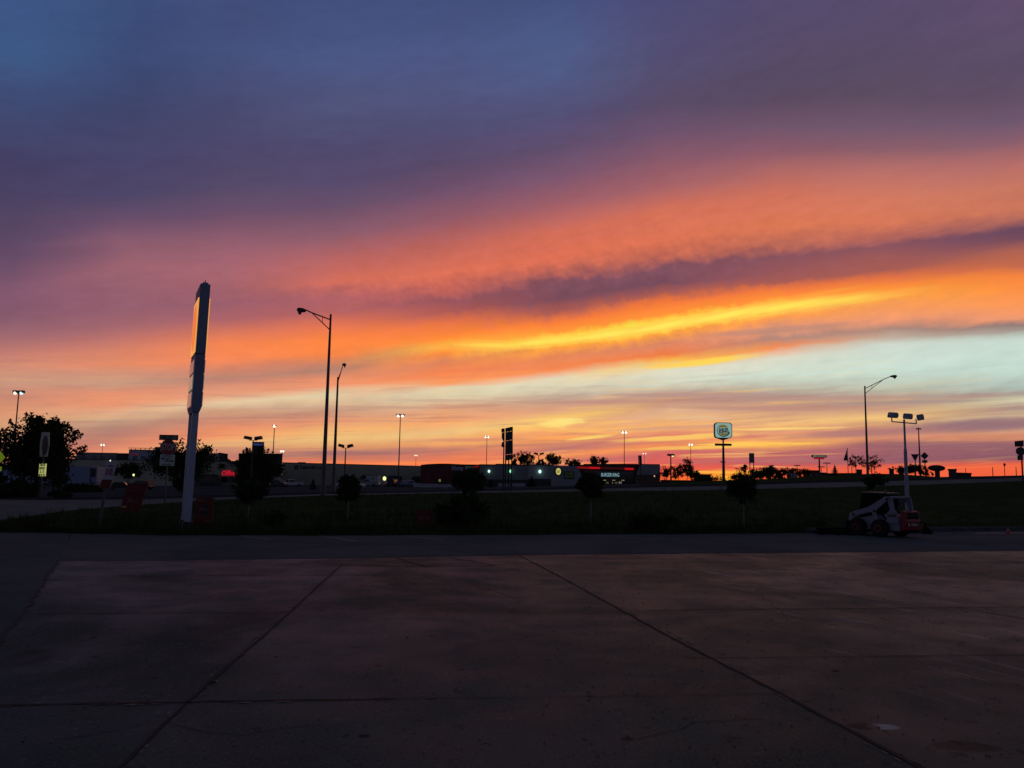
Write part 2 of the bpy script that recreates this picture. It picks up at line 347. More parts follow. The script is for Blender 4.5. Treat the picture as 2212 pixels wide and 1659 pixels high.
# ------------------------------------------------------------------ terrain
KX = [-600, 0, 171, 309, 463, 678, 918, 1236, 1502, 1700, 1787, 1870, 1951, 2022, 2210, 2800]
def tab(xs, ys): return lambda p: float(np.interp(p, xs, ys))
edge_y = tab([-600, 0, 400, 800, 1200, 1600, 1900, 2212, 2800], [1142, 1150, 1157, 1157, 1155, 1153, 1150, 1146, 1142])
near_y = tab([0, 171, 309, 463, 678, 918, 1236, 1502, 1787, 2022, 2210, 2800], [1125, 1101, 1090, 1080, 1071, 1066, 1062, 1059, 1053, 1046, 1039, 1020])
near_D = tab([-600, 0, 171, 309, 463, 678, 918, 1236, 1502, 1787, 2022, 2210, 2800], [29.5, 33, 42, 46, 50, 54, 58, 62, 66, 72, 78, 84, 100])
far_y = tab([0, 171, 309, 463, 678, 918, 1236, 1502, 1787, 2022, 2210, 2800], [1080, 1080, 1079, 1075, 1068, 1063.5, 1056.5, 1051, 1042.5, 1037, 1032, 1014])
far_D = tab([-600, 0, 171, 309, 463, 678, 918, 1236, 1502, 1787, 2022, 2210, 2800], [46, 48, 50, 52, 55, 59, 64, 68, 72, 78, 84, 90, 107])
lane_y = tab([0, 171, 309, 463, 678, 918, 1236, 1502, 1787, 2022, 2210, 2800], [1074, 1074, 1072, 1069, 1063.5, 1060, 1052, 1047, 1037, 1031.5, 1027.5, 1010])
crest_y = tab([0, 309, 463, 678, 918, 1236, 1420, 1502, 1700, 1787, 1870, 1951, 2022, 2210, 2800], [1062, 1060, 1058, 1056, 1054, 1050.5, 1043, 1040, 1033, 1028, 1023, 1024, 1030.5, 1027, 1010])
store_y = tab([0, 918, 1236, 1420, 1502, 1787, 2022, 2210], [1047, 1049, 1049, 1046, 1042, 1032, 1033, 1034])
def hor(px): return 1031 + .0167 * (px - 1106)
NC = 110
PXS = [-1400 + i * (3700 + 1400) / NC for i in range(NC + 1)]
PXS = [max(-2400, p) for p in PXS]
def px_t(px): d = ray(px, hor(px)); return d.x / d.y
COLS = []
for p in PXS:
    q = max(-600, min(2800, p)); t = px_t(p); rows = []
    g = gp(q, edge_y(q)); De = g.y
    def zz(py, D): return at(q, py, D).z
    De += .16 * math.sin(p * .31) + .10 * math.sin(p * .83); rows.append((De, .02)); 
    zn = zz(near_y(q), near_D(q)) if q > 0 else .05
    rows.append((De + (near_D(q) - De) * .45, .02 + (zn - .02) * .30))
    rows.append((near_D(q), zn))
    rows.append((far_D(q), zz(far_y(q), far_D(q))))
    rows.append((far_D(q) + 7, zz(lane_y(q), far_D(q) + 7)))
    rows.append((135, zz(crest_y(q), 135)))
    rows.append((265, zz(store_y(q), 265)))
    rows.append((700, min(zz(hor(q) + 6, 700), zz(store_y(q) + 2, 700))))
    rows.append((6000, zz(hor(q) + 3.5, 6000)))
    COLS.append((t, rows))
TS = [c[0] for c in COLS]
def zt(X, Y):
    t = X / max(Y, .1); i = int(np.clip(np.searchsorted(TS, t) - 1, 0, len(TS) - 2)); w = min(1, max(0, (t - TS[i]) / (TS[i + 1] - TS[i])))
    zs = [float(np.interp(Y, [r[0] for r in COLS[j][1]], [r[1] for r in COLS[j][1]])) for j in (i, i + 1)]
    return zs[0] * (1 - w) + zs[1] * w
def sheet(name, r0, r1, material, sub=1, lift=0.0, clo=None, chi=None, bumpy=0.0, kind='structure'):
    mb = MB(); vs = []; idx = {}
    rng = random.Random(hash(name) % 999 if False else 5)
    cs = [i for i in range(NC + 1) if (clo is None or PXS[i] >= clo) and (chi is None or PXS[i] <= chi)]
    rowsn = (r1 - r0) * sub + 1
    for i in cs:
        t, rows = COLS[i]
        for j in range(rowsn):
            a = r0 + j / sub; k = min(int(a), len(rows) - 2); w = a - k
            D = rows[k][0] * (1 - w) + rows[k + 1][0] * w; z = rows[k][1] * (1 - w) + rows[k + 1][1] * w
            if bumpy and 0 < j < rowsn - 1: z += rng.uniform(-bumpy, bumpy)
            vs.append((t * D, D, z + lift))
    n = rowsn; fs = []
    for a in range(len(cs) - 1):
        for j in range(n - 1): fs.append((a * n + j, (a + 1) * n + j, (a + 1) * n + j + 1, a * n + j + 1))
    mb.add(vs, fs, True); o = mb.build(name, material); tag(o, kind=kind); return o

def ground_mat(name, c1, c2, rough, scale=.6, spec=.5, fine=.0, streak=False):
    m = bpy.data.materials.new(name); m.use_nodes = True; nt = m.node_tree; N = nt.nodes; L = nt.links
    b = N['Principled BSDF']
    tc = N.new('ShaderNodeTexCoord')
    def nz(s, d=6, r=.6, vec=None, dist=0):
        n = N.new('ShaderNodeTexNoise'); n.inputs['Scale'].default_value = s; n.inputs['Detail'].default_value = d; n.inputs['Roughness'].default_value = r
        n.inputs['Distortion'].default_value = dist
        L.new(vec or tc.outputs['Object'], n.inputs['Vector']); return n.outputs[0]
    def mr(v, a, b_, c=0., d=1.):
        n = N.new('ShaderNodeMapRange'); L.new(v, n.inputs[0])
        for i, q in enumerate((a, b_, c, d)): n.inputs[i + 1].default_value = q
        return n.outputs[0]
    def mx(f, a, b_, mode='MIX'):
        n = N.new('ShaderNodeMix'); n.data_type = 'RGBA'; n.blend_type = mode
        for sock, v in ((n.inputs[0], f), (n.inputs[6], a), (n.inputs[7], b_)):
            if isinstance(v, (int, float)): sock.default_value = v
            elif isinstance(v, tuple): sock.default_value = (*v[:3], 1)
            else: L.new(v, sock)
        return n.outputs[2]
    big = nz(scale * .35, 5, .6, dist=.8); mid = nz(scale * 2, 7, .65); fin = nz(scale * 60, 3, .7)
    c = mx(mr(big, .40, .60), c1, c2)
    c = mx(mr(mid, .35, .68, 0., .75), c, tuple(v * .45 for v in c1))
    c = mx(mr(fin, .35, .7, 0., .5), c, tuple(min(1, v * 1.7) for v in c2))
    rg = mr(big, .3, .7, rough - .06, rough + .1)
    if streak:
        # slabs poured at different times
        def side(pa, pb, s0, s1, col, amt):
            nonlocal c
            A, B_ = gp(*pa), gp(*pb); d = (B_ - A).normalized(); nrm = Vector((d.y, -d.x, 0)); off = nrm.dot(A)
            dp = N.new('ShaderNodeVectorMath'); dp.operation = 'DOT_PRODUCT'; dp.inputs[1].default_value = nrm; L.new(tc.outputs['Object'], dp.inputs[0])
            c = mx(mr(dp.outputs['Value'], off + s0, off + s1, 0., amt), c, col)
        side((1190, 1235), (1990, 1662), .01, -.01, (.24, .20, .165), .62)
        side((738, 1220), (258, 1662), -.01, .01, (.060, .075, .085), .30)
        fl = nz(5.5, 5, .75); c = mx(mr(fl, .60, .70, 0., .55), c, (.36, .33, .30))
        pt = nz(3.4, 5, .7); c = mx(mr(pt, .40, .30, 0., .8), c, (.02, .022, .025))
        fl2 = nz(17., 3, .7); c = mx(mr(fl2, .62, .72, 0., .6), c, (.42, .39, .36)); c = mx(mr(fl2, .36, .28, 0., .6), c, (.02, .02, .022))
        # tyre scuffs and pits
        gA, gB = gp(1780, 1454), gp(1950, 1512); dd = (gB - gA).normalized()
        def dot(v, k):
            q = N.new('ShaderNodeVectorMath'); q.operation = 'DOT_PRODUCT'; q.inputs[1].default_value = (v[0] * k, v[1] * k, 0); L.new(tc.outputs['Object'], q.inputs[0]); return q.outputs['Value']
        mp = N.new('ShaderNodeCombineXYZ'); L.new(dot(dd, .55), mp.inputs[0]); L.new(dot((-dd.y, dd.x), 4.2), mp.inputs[1])
        st = nz(.9, 4, .6, mp.outputs[0]); msk = nz(.22, 2, .5)
        f1 = N.new('ShaderNodeMath'); f1.operation = 'MULTIPLY'; L.new(mr(st, .58, .70), f1.inputs[0]); 
        f0 = N.new('ShaderNodeMath'); f0.operation = 'MULTIPLY'; L.new(mr(msk, .42, .54, 0., .9), f0.inputs[0])
        gM = gp(1400, 1340); nB = (gp(1990, 1662) - gp(1190, 1235)).normalized(); nB = Vector((-nB.y, nB.x, 0)); oB = nB.dot(gp(1190, 1235)); L.new(mr(dot((nB.x, nB.y), 1.), oB - .2, oB + 1.2, .12, 1.) if nB.dot(gp(1900, 1350)) > oB else mr(dot((nB.x, nB.y), 1.), oB + .2, oB - 1.2, .12, 1.), f0.inputs[1]); L.new(f0.outputs[0], f1.inputs[1])
        c = mx(f1.outputs[0], c, (.42, .39, .36))
        mp2 = N.new('ShaderNodeMapping'); mp2.inputs['Scale'].default_value = (1, 1, 1); L.new(tc.outputs['Object'], mp2.inputs[0])
        vo = N.new('ShaderNodeTexVoronoi'); vo.inputs['Scale'].default_value = 1.3; L.new(mp2.outputs[0], vo.inputs['Vector'])
        c = mx(mr(vo.outputs['Distance'], .085, .05, 0., .85), c, (.008, .008, .008))
        vo2 = N.new('ShaderNodeTexVoronoi'); vo2.inputs['Scale'].default_value = 5.1; L.new(mp2.outputs[0], vo2.inputs['Vector'])
        c = mx(mr(vo2.outputs['Distance'], .10, .07, 0., .7), c, (.012, .012, .012))
        # oil stains and a spilled pale patch
        def spot(px, py, rx, ry, col, amt):
            nonlocal c
            g = gp(px, py)
            sub = N.new('ShaderNodeVectorMath'); sub.operation = 'SUBTRACT'; sub.inputs[1].default_value = (g.x, g.y, 0); L.new(tc.outputs['Object'], sub.inputs[0])
            dv = N.new('ShaderNodeVectorMath'); dv.operation = 'DIVIDE'; dv.inputs[1].default_value = (rx, ry, 1e3); L.new(sub.outputs[0], dv.inputs[0])
            ln = N.new('ShaderNodeVectorMath'); ln.operation = 'LENGTH'; L.new(dv.outputs[0], ln.inputs[0])
            ad = N.new('ShaderNodeMath'); ad.operation = 'ADD'; L.new(ln.outputs['Value'], ad.inputs[0]); L.new(mr(mid, .2, .8, -.35, .35), ad.inputs[1])
            c = mx(mr(ad.outputs[0], 1.1, .75, 0., amt), c, col)
        spot(1908, 1570, .16, .10, (.62, .62, .64), .9); spot(1865, 1569, .17, .12, (.03, .03, .03), .7)
        spot(2080, 1612, .30, .16, (.03, .03, .03), .6); spot(52, 1424, .30, .5, (.02, .02, .02), .55)
        spot(1640, 1426, .10, .3, (.3, .26, .22), .3)
    bp = N.new('ShaderNodeBump'); bp.inputs['Strength'].default_value = .5; bp.inputs['Distance'].default_value = .006
    L.new(mid, bp.inputs['Height'])
    bp2 = N.new('ShaderNodeBump'); bp2.inputs['Strength'].default_value = .35; bp2.inputs['Distance'].default_value = .004
    L.new(fin, bp2.inputs['Height']); L.new(bp.outputs[0], bp2.inputs['Normal']); 
    N.remove(b); out = [n for n in N if n.type == 'OUTPUT_MATERIAL'][0]
    df = N.new('ShaderNodeBsdfDiffuse'); gl = N.new('ShaderNodeBsdfAnisotropic'); lw = N.new('ShaderNodeLayerWeight'); ms = N.new('ShaderNodeMixShader')
    L.new(c, df.inputs['Color']); L.new(bp2.outputs[0], df.inputs['Normal']); L.new(bp2.outputs[0], gl.inputs['Normal']); L.new(rg, gl.inputs['Roughness'])
    pw = N.new('ShaderNodeMath'); pw.operation = 'POWER'; pw.inputs[1].default_value = 5.; L.new(lw.outputs['Facing'], pw.inputs[0])
    ml = N.new('ShaderNodeMath'); ml.operation = 'MULTIPLY'; L.new(pw.outputs[0], ml.inputs[0]); L.new(mr(big, .40, .60, spec * .5, spec * 1.6), ml.inputs[1])
    ml2 = N.new('ShaderNodeMath'); ml2.operation = 'MULTIPLY'; L.new(ml.outputs[0], ml2.inputs[0]); L.new(mr(mid, .35, .65, .4, 1.2), ml2.inputs[1])
    L.new(ml2.outputs[0], ms.inputs[0]); L.new(df.outputs[0], ms.inputs[1]); L.new(gl.outputs[0], ms.inputs[2]); L.new(ms.outputs[0], out.inputs[0])
    return m
CONC = ground_mat('worn_concrete', (.066, .098, .090), (.138, .158, .136), .40, .5, .22, streak=True)
ASPH = ground_mat('asphalt', (.12, .13, .145), (.155, .165, .18), .7, .5, .05)
ROADC = ground_mat('pale_road', (.18, .185, .19), (.23, .23, .235), .7, .4, .05)
PARK = ground_mat('parking_asphalt', (.06, .065, .08), (.08, .085, .1), .9, .3, .02)
LANEM = ground_mat('dark_lane', (.035, .035, .045), (.05, .05, .06), .9, .4, .02)
GRASSB = ground_mat('grass_base', (.045, .066, .026), (.078, .096, .042), 1., .8, .0)

def flat(name, pts, z, material, kind='structure'):
    mb = MB(); mb.add([(x, y, z) for x, y in pts], [tuple(range(len(pts)))]); o = mb.build(name, material); tag(o, kind=kind); return o
flat('ground', [(-220, -120), (220, -120), (220, 60), (-220, 60)], 0, CONC)
# asphalt lane between the concrete slabs and the verge
seam_y = tab([-300, 110, 700, 1130, 2212, 2700], [1216, 1212, 1207, 1199, 1190, 1186])
pts = []
for px in range(130, 2801, 60):
    g = gp(px, seam_y(px)); pts.append((g.x, g.y))
top = []
for px in range(2800, -700, -60):
    g = gp(px, edge_y(px) - 14); top.append((g.x, g.y))
left = [gp(-200, 1660), gp(0, 1392), gp(60, 1312), gp(110, 1240), gp(125, 1212)]
flat('asphalt_lane', [(-70, -30), (left[0].x - 2.2, -6)] + [(g.x, g.y) for g in left] + pts + top[:-1] + [(-70, 26)], .004, ASPH)
sheet('grass_verge', 0, 2, GRASSB, 6, bumpy=.05)
sheet('road', 2, 3, ROADC, 2)
sheet('far_road_lane', 3, 4, LANEM, 1)
sheet('parking_lot', 4, 8, PARK, 2, chi=1430)
sheet('field', 4, 8, GRASSB, 2, clo=1428 - 47)
# seams in the paving
SEAM = mat('tar_seam', (.022, .022, .024), .9, noise=.5)
def seam(pxs, w, wob=.012, z=.008):
    mb = MB(); P = []
    for a, b in zip(pxs[:-1], pxs[1:]):
        g0, g1 = gp(*a), gp(*b); n = max(2, int((g1 - g0).length / .25))
        for k in range(n): P.append(g0.lerp(g1, k / n))
    P.append(gp(*pxs[-1])); rng = random.Random(len(P)); vs = []
    for i, p in enumerate(P):
        d = (P[min(i + 1, len(P) - 1)] - P[max(i - 1, 0)]).normalized(); nn = Vector((-d.y, d.x, 0))
        j = rng.uniform(-wob, wob); ww = w * rng.uniform(.6, 1.25)
        vs += [p + nn * (j + ww / 2) + Vector((0, 0, z)), p + nn * (j - ww / 2) + Vector((0, 0, z))]
    mb.add(vs, [(2 * i, 2 * i + 1, 2 * i + 3, 2 * i + 2) for i in range(len(P) - 1)])
    return tag(mb.build('pavement_seam', SEAM), kind='structure')
seam([(738, 1220), (600, 1347), (400, 1520), (258, 1662)], .035)
seam([(1106, 1192), (1190, 1235), (1440, 1372), (1700, 1505), (1990, 1662)], .045)
seam([(-20, 1524.5), (400, 1517), (850, 1510)], .04); seam([(850, 1510), (1300, 1505), (1690, 1499)], .012)
seam([(80, 1327.5), (620, 1323)], .03, .02); seam([(1400, 1319), (2230, 1311)], .03, .02)
seam([(1480, 1422), (2230, 1415)], .02, .03)
seam([(738, 1220), (900, 1224), (1070, 1222)], .07, .03); seam([(855, 1206), (925, 1226)], .06, .04); seam([(975, 1205), (1070, 1222)], .05, .05)
seam([(150, 1212), (330, 1211), (430, 1209)], .05, .06); seam([(120, 1245), (740, 1243), (900, 1243)], .03, .03)
seam([(2070, 1313), (2230, 1340)], .03, .03); seam([(132, 1207), (100, 1250), (62, 1312), (-10, 1395)], .05, .05)
seam([(148, 1165), (152, 1152)], .06, .02); seam([(1700, 1218), (1770, 1222)], .06, .04); seam([(130, 1207), (700, 1205), (1106, 1199), (1700, 1193), (2230, 1189)], .03, .02)
for path_ in ([(740, 1222), (900, 1262), (1010, 1258), (1130, 1300)], [(1500, 1262), (1640, 1285), (1700, 1330), (1880, 1362)], [(120, 1600), (330, 1560), (520, 1590), (700, 1562)], [(1380, 1600), (1500, 1560), (1640, 1552)], [(1900, 1230), (2020, 1262), (2230, 1290)]):
    seam(path_, .010, .05, .006)
EDGE = mat('worn_joint_edge', (.20, .18, .16), .9, noise=.7, nscale=14)
def edge_wear(pxs, w, seed):
    rng = random.Random(seed); mb = MB()
    for a, b in zip(pxs[:-1], pxs[1:]):
        g0, g1 = gp(*a), gp(*b); L_ = (g1 - g0).length; d = (g1 - g0) / L_; nn = Vector((-d.y, d.x, 0))
        for _ in range(int(L_ * 5)):
            p = g0 + d * rng.uniform(0, L_) + nn * rng.choice((-1, 1)) * rng.uniform(.5, 1.6) * w; r = rng.uniform(.012, .05); n = 6; vs = []
            for k in range(n):
                q = 2 * math.pi * k / n; rr = r * rng.uniform(.5, 1.2); vs.append(p + d * (rr * 2.2 * math.cos(q)) + nn * (rr * .6 * math.sin(q)) + Vector((0, 0, .0055)))
            mb.add(vs, [tuple(range(n))])
    return tag(mb.build('pavement_chipped_edge', EDGE), kind='structure')
edge_wear([(738, 1220), (400, 1520), (258, 1662)], .04, 1); edge_wear([(1190, 1235), (1700, 1505), (1990, 1662)], .05, 2); edge_wear([(0, 1524), (850, 1510)], .04, 3)
rng = random.Random(12); mb = MB()
for _ in range(1100):
    px = rng.uniform(0, 2212) if rng.random() < .5 else rng.uniform(1200, 2212); py = 1215 + 440 * rng.random() ** 1.3; g = gp(px, py)
    r = rng.uniform(.004, .013) * (1 + (1400 - py) / 600 * (py < 1400)); mb.box((g.x, g.y, r * .3 + .004), (r * rng.uniform(1, 2.4), r * rng.uniform(.8, 1.5), r * .7), Matrix.Rotation(rng.uniform(0, 3), 3, 'Z'), (.6, .6))
tag(mb.build('gravel', mat('loose_grit', (.22, .20, .18), .95, noise=.8, nscale=3, spec=0)), 'loose grit and small stones scattered over the concrete slabs', 'gravel', kind='stuff')
PAINT = mat('worn_paint', (.28, .27, .25), .8, noise=.5, nscale=9)
def stripe(a, b, w):
    g0, g1 = gp(*a), gp(*b); d = (g1 - g0).normalized(); n = Vector((-d.y, d.x, 0)) * w / 2; z = Vector((0, 0, .010))
    mb = MB(); mb.add([g0 + n + z, g1 + n + z, g1 - n + z, g0 - n + z], [(0, 1, 2, 3)]); return tag(mb.build('painted_line', PAINT), kind='structure')
for a, b in (((520, 1158), (585, 1166)), ((690, 1157), (770, 1170)), ((870, 1158), (960, 1167)), ((1330, 1160), (1420, 1166))): stripe(a, b, .12)
# kerb along the right of the lot
CURB = mat('kerb_concrete', (.10, .10, .105), 1., nscale=3, spec=0)
mb = MB(); vs = []
kp = list(range(1740, 2801, 40))
for px in kp:
    g = gp(px, edge_y(px)); dirn = Vector((g.x, g.y, 0)).normalized()
    for off, z in ((-.25, .0), (-.22, .15), (.25, .17), (1.6, .16)): vs.append((g.x + dirn.x * off, g.y + dirn.y * off, z))
mb.add(vs, [(4 * i + j, 4 * i + 4 + j, 4 * i + 5 + j, 4 * i + 1 + j) for i in range(len(kp) - 1) for j in range(3)])
tag(mb.build('kerb', CURB), kind='structure')
g0 = gp(2090, 1154); g1 = gp(2260, 1150)
stripe((2105, 1152.5), (2300, 1150.5), .35)

# ------------------------------------------------------------------ grass and weeds
def blades(name, n, xr, rng, hr, material, dense_front=True, bunch=3):
    mb = MB(); vs = []; fs = []
    for i in range(n):
        px = rng.uniform(*xr); q = px; t = px_t(px)
        De = gp(q, edge_y(q)).y; Dn = near_D(q)
        w = rng.random() ** (1.9 if dense_front else 1.0)
        D = De + .15 + (Dn - De - .4) * w; X = t * D; z = zt(X, D) - .01
        h0 = rng.uniform(*hr) * (1.3 if w < .12 else .8)
        for k in range(bunch):
            a = rng.uniform(0, 6.28); h = h0 * rng.uniform(.5, 1.2); bw = .008 + .012 * rng.random()
            ox, oy = rng.uniform(-.12, .12), rng.uniform(-.12, .12); lean = rng.uniform(.05, .45) * h
            o = len(vs); ca, sa = math.cos(a), math.sin(a); b = rng.uniform(0, 6.28)
            vs += [(X + ox - ca * bw, D + oy - sa * bw, z), (X + ox + ca * bw, D + oy + sa * bw, z), (X + ox + math.cos(b) * lean, D + oy + math.sin(b) * lean, z + h)]
            fs.append((o, o + 1, o + 2))
    mb.add(vs, fs); return mb.build(name, material)
rng = random.Random(3)
GR = mat('grass_blades', (.056, .078, .030), .9, spec=.0, noise=.6, nscale=.4)
o = blades('grass', 26000, (-120, 2400), rng, (.05, .16), GR); tag(o, 'short rough grass on the bank between the lot and the road', 'grass', kind='stuff')
WEED = mat('weed_stems', (.045, .062, .026), .9, spec=.0, noise=.6, nscale=.7)
o = blades('weeds', 2600, (-60, 1780), rng, (.2, .55), WEED, True, 4); tag(o, 'tall dark weeds along the edge of the lot', 'weeds', kind='stuff')

# ------------------------------------------------------------------ trees
def crown_pts(rng, n, cx, cy, cz, rx, rz, clumps, hole=.0, squash=.55):
    cs = []; ph = [rng.uniform(0, 6.28) for _ in range(6)]; clumps = int(clumps * 1.7)
    for _ in range(clumps):
        p = Vector((rng.gauss(0, 1), rng.gauss(0, 1), rng.gauss(0, 1))).normalized()
        a = math.atan2(p.y, p.x); b = math.asin(max(-1, min(1, p.z)))
        lob = 1 + .24 * math.sin(2 * a + ph[0]) * math.cos(b) + .14 * math.sin(3 * b + ph[1] + a) + .10 * math.sin(5 * a + ph[2] + 3 * b)
        q = p * (rng.random() ** .4) * lob * rng.uniform(.74, .92)
        w = 1 - .25 * max(0, q.z)
        cs.append((Vector((cx + q.x * rx * w, cy + q.y * rx * w, cz + q.z * rz)), rng.uniform(.10, .26) * (rx + rz) / 2))
    out = []
    for i in range(n):
        c, r = cs[rng.randrange(clumps)]
        p = Vector((rng.gauss(0, .56), rng.gauss(0, .56), rng.gauss(0, .6)))
        out.append(c + p * r)
    # loose shoots standing out of the crown
    for i in range(int(10 + clumps * .35)):
        p = Vector((rng.gauss(0, 1), rng.gauss(0, 1), abs(rng.gauss(.3, 1)))).normalized(); a0 = Vector((cx + p.x * rx * .8, cy + p.y * rx * .8, cz + p.z * rz * .8))
        d = (p + Vector((rng.uniform(-.3, .3), rng.uniform(-.3, .3), .5))).normalized() * rng.uniform(.18, .42) * (rx + rz) / 2
        for k in range(max(5, n // 260)):
            u = rng.random(); out.append(a0 + d * u + Vector((rng.gauss(0, 1), rng.gauss(0, 1), rng.gauss(0, 1))) * .045 * (rx + rz) * (1.1 - u))
    return cs, out
def leaf_mesh(rng, pts, size, up=.0):
    mb = MB(); vs = []; fs = []
    for p in pts:
        a = Vector((rng.gauss(0, 1), rng.gauss(0, 1), rng.gauss(0, 1) + up)).normalized(); b = a.orthogonal().normalized()
        s = size * rng.uniform(.6, 1.4); o = len(vs)
        vs += [p - a * s, p + b * s * .45, p + a * s, p - b * s * .45]; fs.append((o, o + 1, o + 2, o + 3))
    mb.add(vs, fs); return mb
def tree(name, base, label, height, r, rz, seed, leaf=.09, n=5000, clumps=40, trunk_r=.08, trunk_h=None, lm=None, bm=None, cat='tree', group=None, stake=False, xoff=0.0):
    rng = random.Random(seed); t = thing(name, base, label, cat, group)
    cz = height - rz
    cs, pts = crown_pts(rng, n, xoff, 0, cz, r, rz, clumps)
    leaf_mesh(rng, pts, leaf).build('crown', lm or LEAF, t)
    mb = MB(); th = trunk_h or (cz)
    mb.path([(0, 0, -.1), (.02, 0, th * .5), (xoff * .6, 0, th)], [trunk_r, trunk_r * .8, trunk_r * .6], 7)
    for c, rr in cs[:max(6, clumps // 2)]:
        s0 = Vector((xoff * .5, 0, th * rng.uniform(.6, 1.0))); m_ = s0.lerp(c, .5) + Vector((0, 0, -.08 * height * .3))
        mb.path([s0, m_, c], [trunk_r * .4, trunk_r * .22, trunk_r * .08], 5)
    mb.build('trunk', bm or BARK, t)
    return t
def tree_px(name, px, py_top, py_bot_crown, half, D, label, seed, py_base=None, **k):
    """crown spans py_top..py_bot_crown and px +- half at distance D; stands on the terrain"""
    a = at(px, (py_top + py_bot_crown) / 2, D); X = a.x; zg = zt(X, D)
    ztop = at(px, py_top, D).z; zb = at(px, py_bot_crown, D).z; r = half * D / F * 1.16
    return tree(name, (X, D, zg), label, ztop - zg, r, (ztop - zb) / 2, seed, **k)
def conifer(name, px, py_top, half, D, label, seed, group=None):
    a = at(px, py_top, D); zg = zt(a.x, D); h = a.z - zg; rng = random.Random(seed); r = half * D / F
    t = thing(name, (a.x, D, zg), label, 'tree', group); pts = []
    for i in range(2600):
        u = rng.random() ** .7; z = h * (.04 + .96 * (1 - u)) ; lay = .75 + .35 * math.sin(z / h * 46)
        q = rng.uniform(0, 6.28); rr = r * u * lay * rng.uniform(.35, 1.05) * (1 + .25 * math.sin(q * 5 + z))
        pts.append(Vector((rr * math.cos(q), rr * math.sin(q), z - rr * .25)))
    leaf_mesh(rng, pts, .035 * h).build('crown', NEEDLE, t)
    MB().tube((0, 0, -.1), (0, 0, h * .9), .06, .02, 6).build('trunk', BARK, t); return t
tree_px('shade_tree', 84, 906, 1056, 76, 64, 'large full broad tree at the far left behind the narrow banner pole', 11, n=15000, clumps=75, leaf=.13, trunk_r=.2)
tree_px('small_tree', 278, 1000, 1034, 28, 120, 'small round tree with a lit lamp shining through its lower edge', 12, n=3500, clumps=30, leaf=.14, trunk_r=.09)
tree_px('shade_tree', 397, 948, 1046, 58, 82, 'loose airy tree just behind the stop sign and tall price pylon', 13, n=6500, clumps=44, leaf=.13, trunk_r=.14)
tree_px('shade_tree', 552, 975, 1046, 52, 150, 'big ragged tree in front of the dark block with the blue sign rising above', 14, n=8500, clumps=54, leaf=.22, trunk_r=.2)
tree_px('small_tree', 396, 1020, 1062, 22, 70, 'low dark bushy tree under the stop sign behind the pylon', 19, n=2500, clumps=20, leaf=.1, trunk_r=.06)
YG = 'young staked trees in a row on the bank'
STK = mat('pale_trunk_wrap', (.19, .18, .175), .9)
for i, (px, t_, b_, hf, D, lab, cl, nn) in enumerate((
    (539, 1036, 1088, 34, 38, 'young tree with pale wrapped trunk on the bank, in front of the big ragged tree', 30, 4200),
    (753, 1027, 1084, 23, 37.5, 'young round tree with pale trunk on the bank beside the second street lamp', 34, 4200),
    (1010, 1014, 1072, 33, 38, 'young spreading tree on the bank below the sign reading Home', 34, 4500),
    (1276, 1024, 1077, 26, 38, 'young dense round tree on the bank in front of the burger restaurant entrance', 40, 5200),
    (1605, 1030, 1086, 29, 38, 'young tree with pale trunk on the bank right of the tall burger sign', 34, 4400),
    (1888, 1024, 1064, 26, 41, 'young thin tree on the bank right behind the loader', 18, 1900))):
    tree_px('young_tree', px, t_, b_, hf, D, lab, 30 + i, n=nn, clumps=cl, leaf=.065, trunk_r=.035, bm=STK, group=YG)
tree_px('bush', 996, 1072, 1152, 52, 33.5, 'broad dark bush at the lot edge below the spreading young tree', 41, n=7000, clumps=36, leaf=.06, trunk_r=.04, cat='bush')
tree_px('bush', 596, 1106, 1150, 26, 33, 'low dark bush at the lot edge between two young trees', 42, n=2600, clumps=16, leaf=.05, trunk_r=.03, cat='bush')
tree_px('bush', 1400, 1112, 1152, 60, 34, 'long low dark shrub mass at the lot edge right of centre', 43, n=3600, clumps=22, leaf=.05, trunk_r=.03, cat='bush')
tree_px('hedge', 30, 1043, 1080, 50, 55, 'low black hedge under the large tree at the far left', 44, n=6000, clumps=40, leaf=.08, trunk_r=.03, cat='hedge')
tree_px('hedge', 176, 1050, 1068, 36, 103, 'dark shrubs beneath the right end of the long trailer', 46, n=5000, clumps=40, leaf=.12, trunk_r=.04, cat='hedge')
tree_px('hedge', 130, 1060, 1080, 20, 54, 'small dark shrub right of the large tree by the trailer', 45, n=2000, clumps=14, leaf=.07, trunk_r=.03, cat='hedge')
conifer('conifer', -7, 912, 36, 52, 'dark spruce cut off by the left edge of the picture', 3)
conifer('conifer', 677, 1034, 11, 110, 'small conifer at the car park edge left of the first street lamp', 4)
conifer('conifer', 1061, 1034, 11, 120, 'small conifer by the pale fence left of the route signs', 5)
conifer('conifer', 1149, 1027, 13, 118, 'small conifer under the green wall lamp right of the route signs', 6)
conifer('conifer', 1803, 1004, 11, 170, 'pointed conifer on the skyline between the home store sign and the flag', 8)
SKG = 'trees along the skyline'
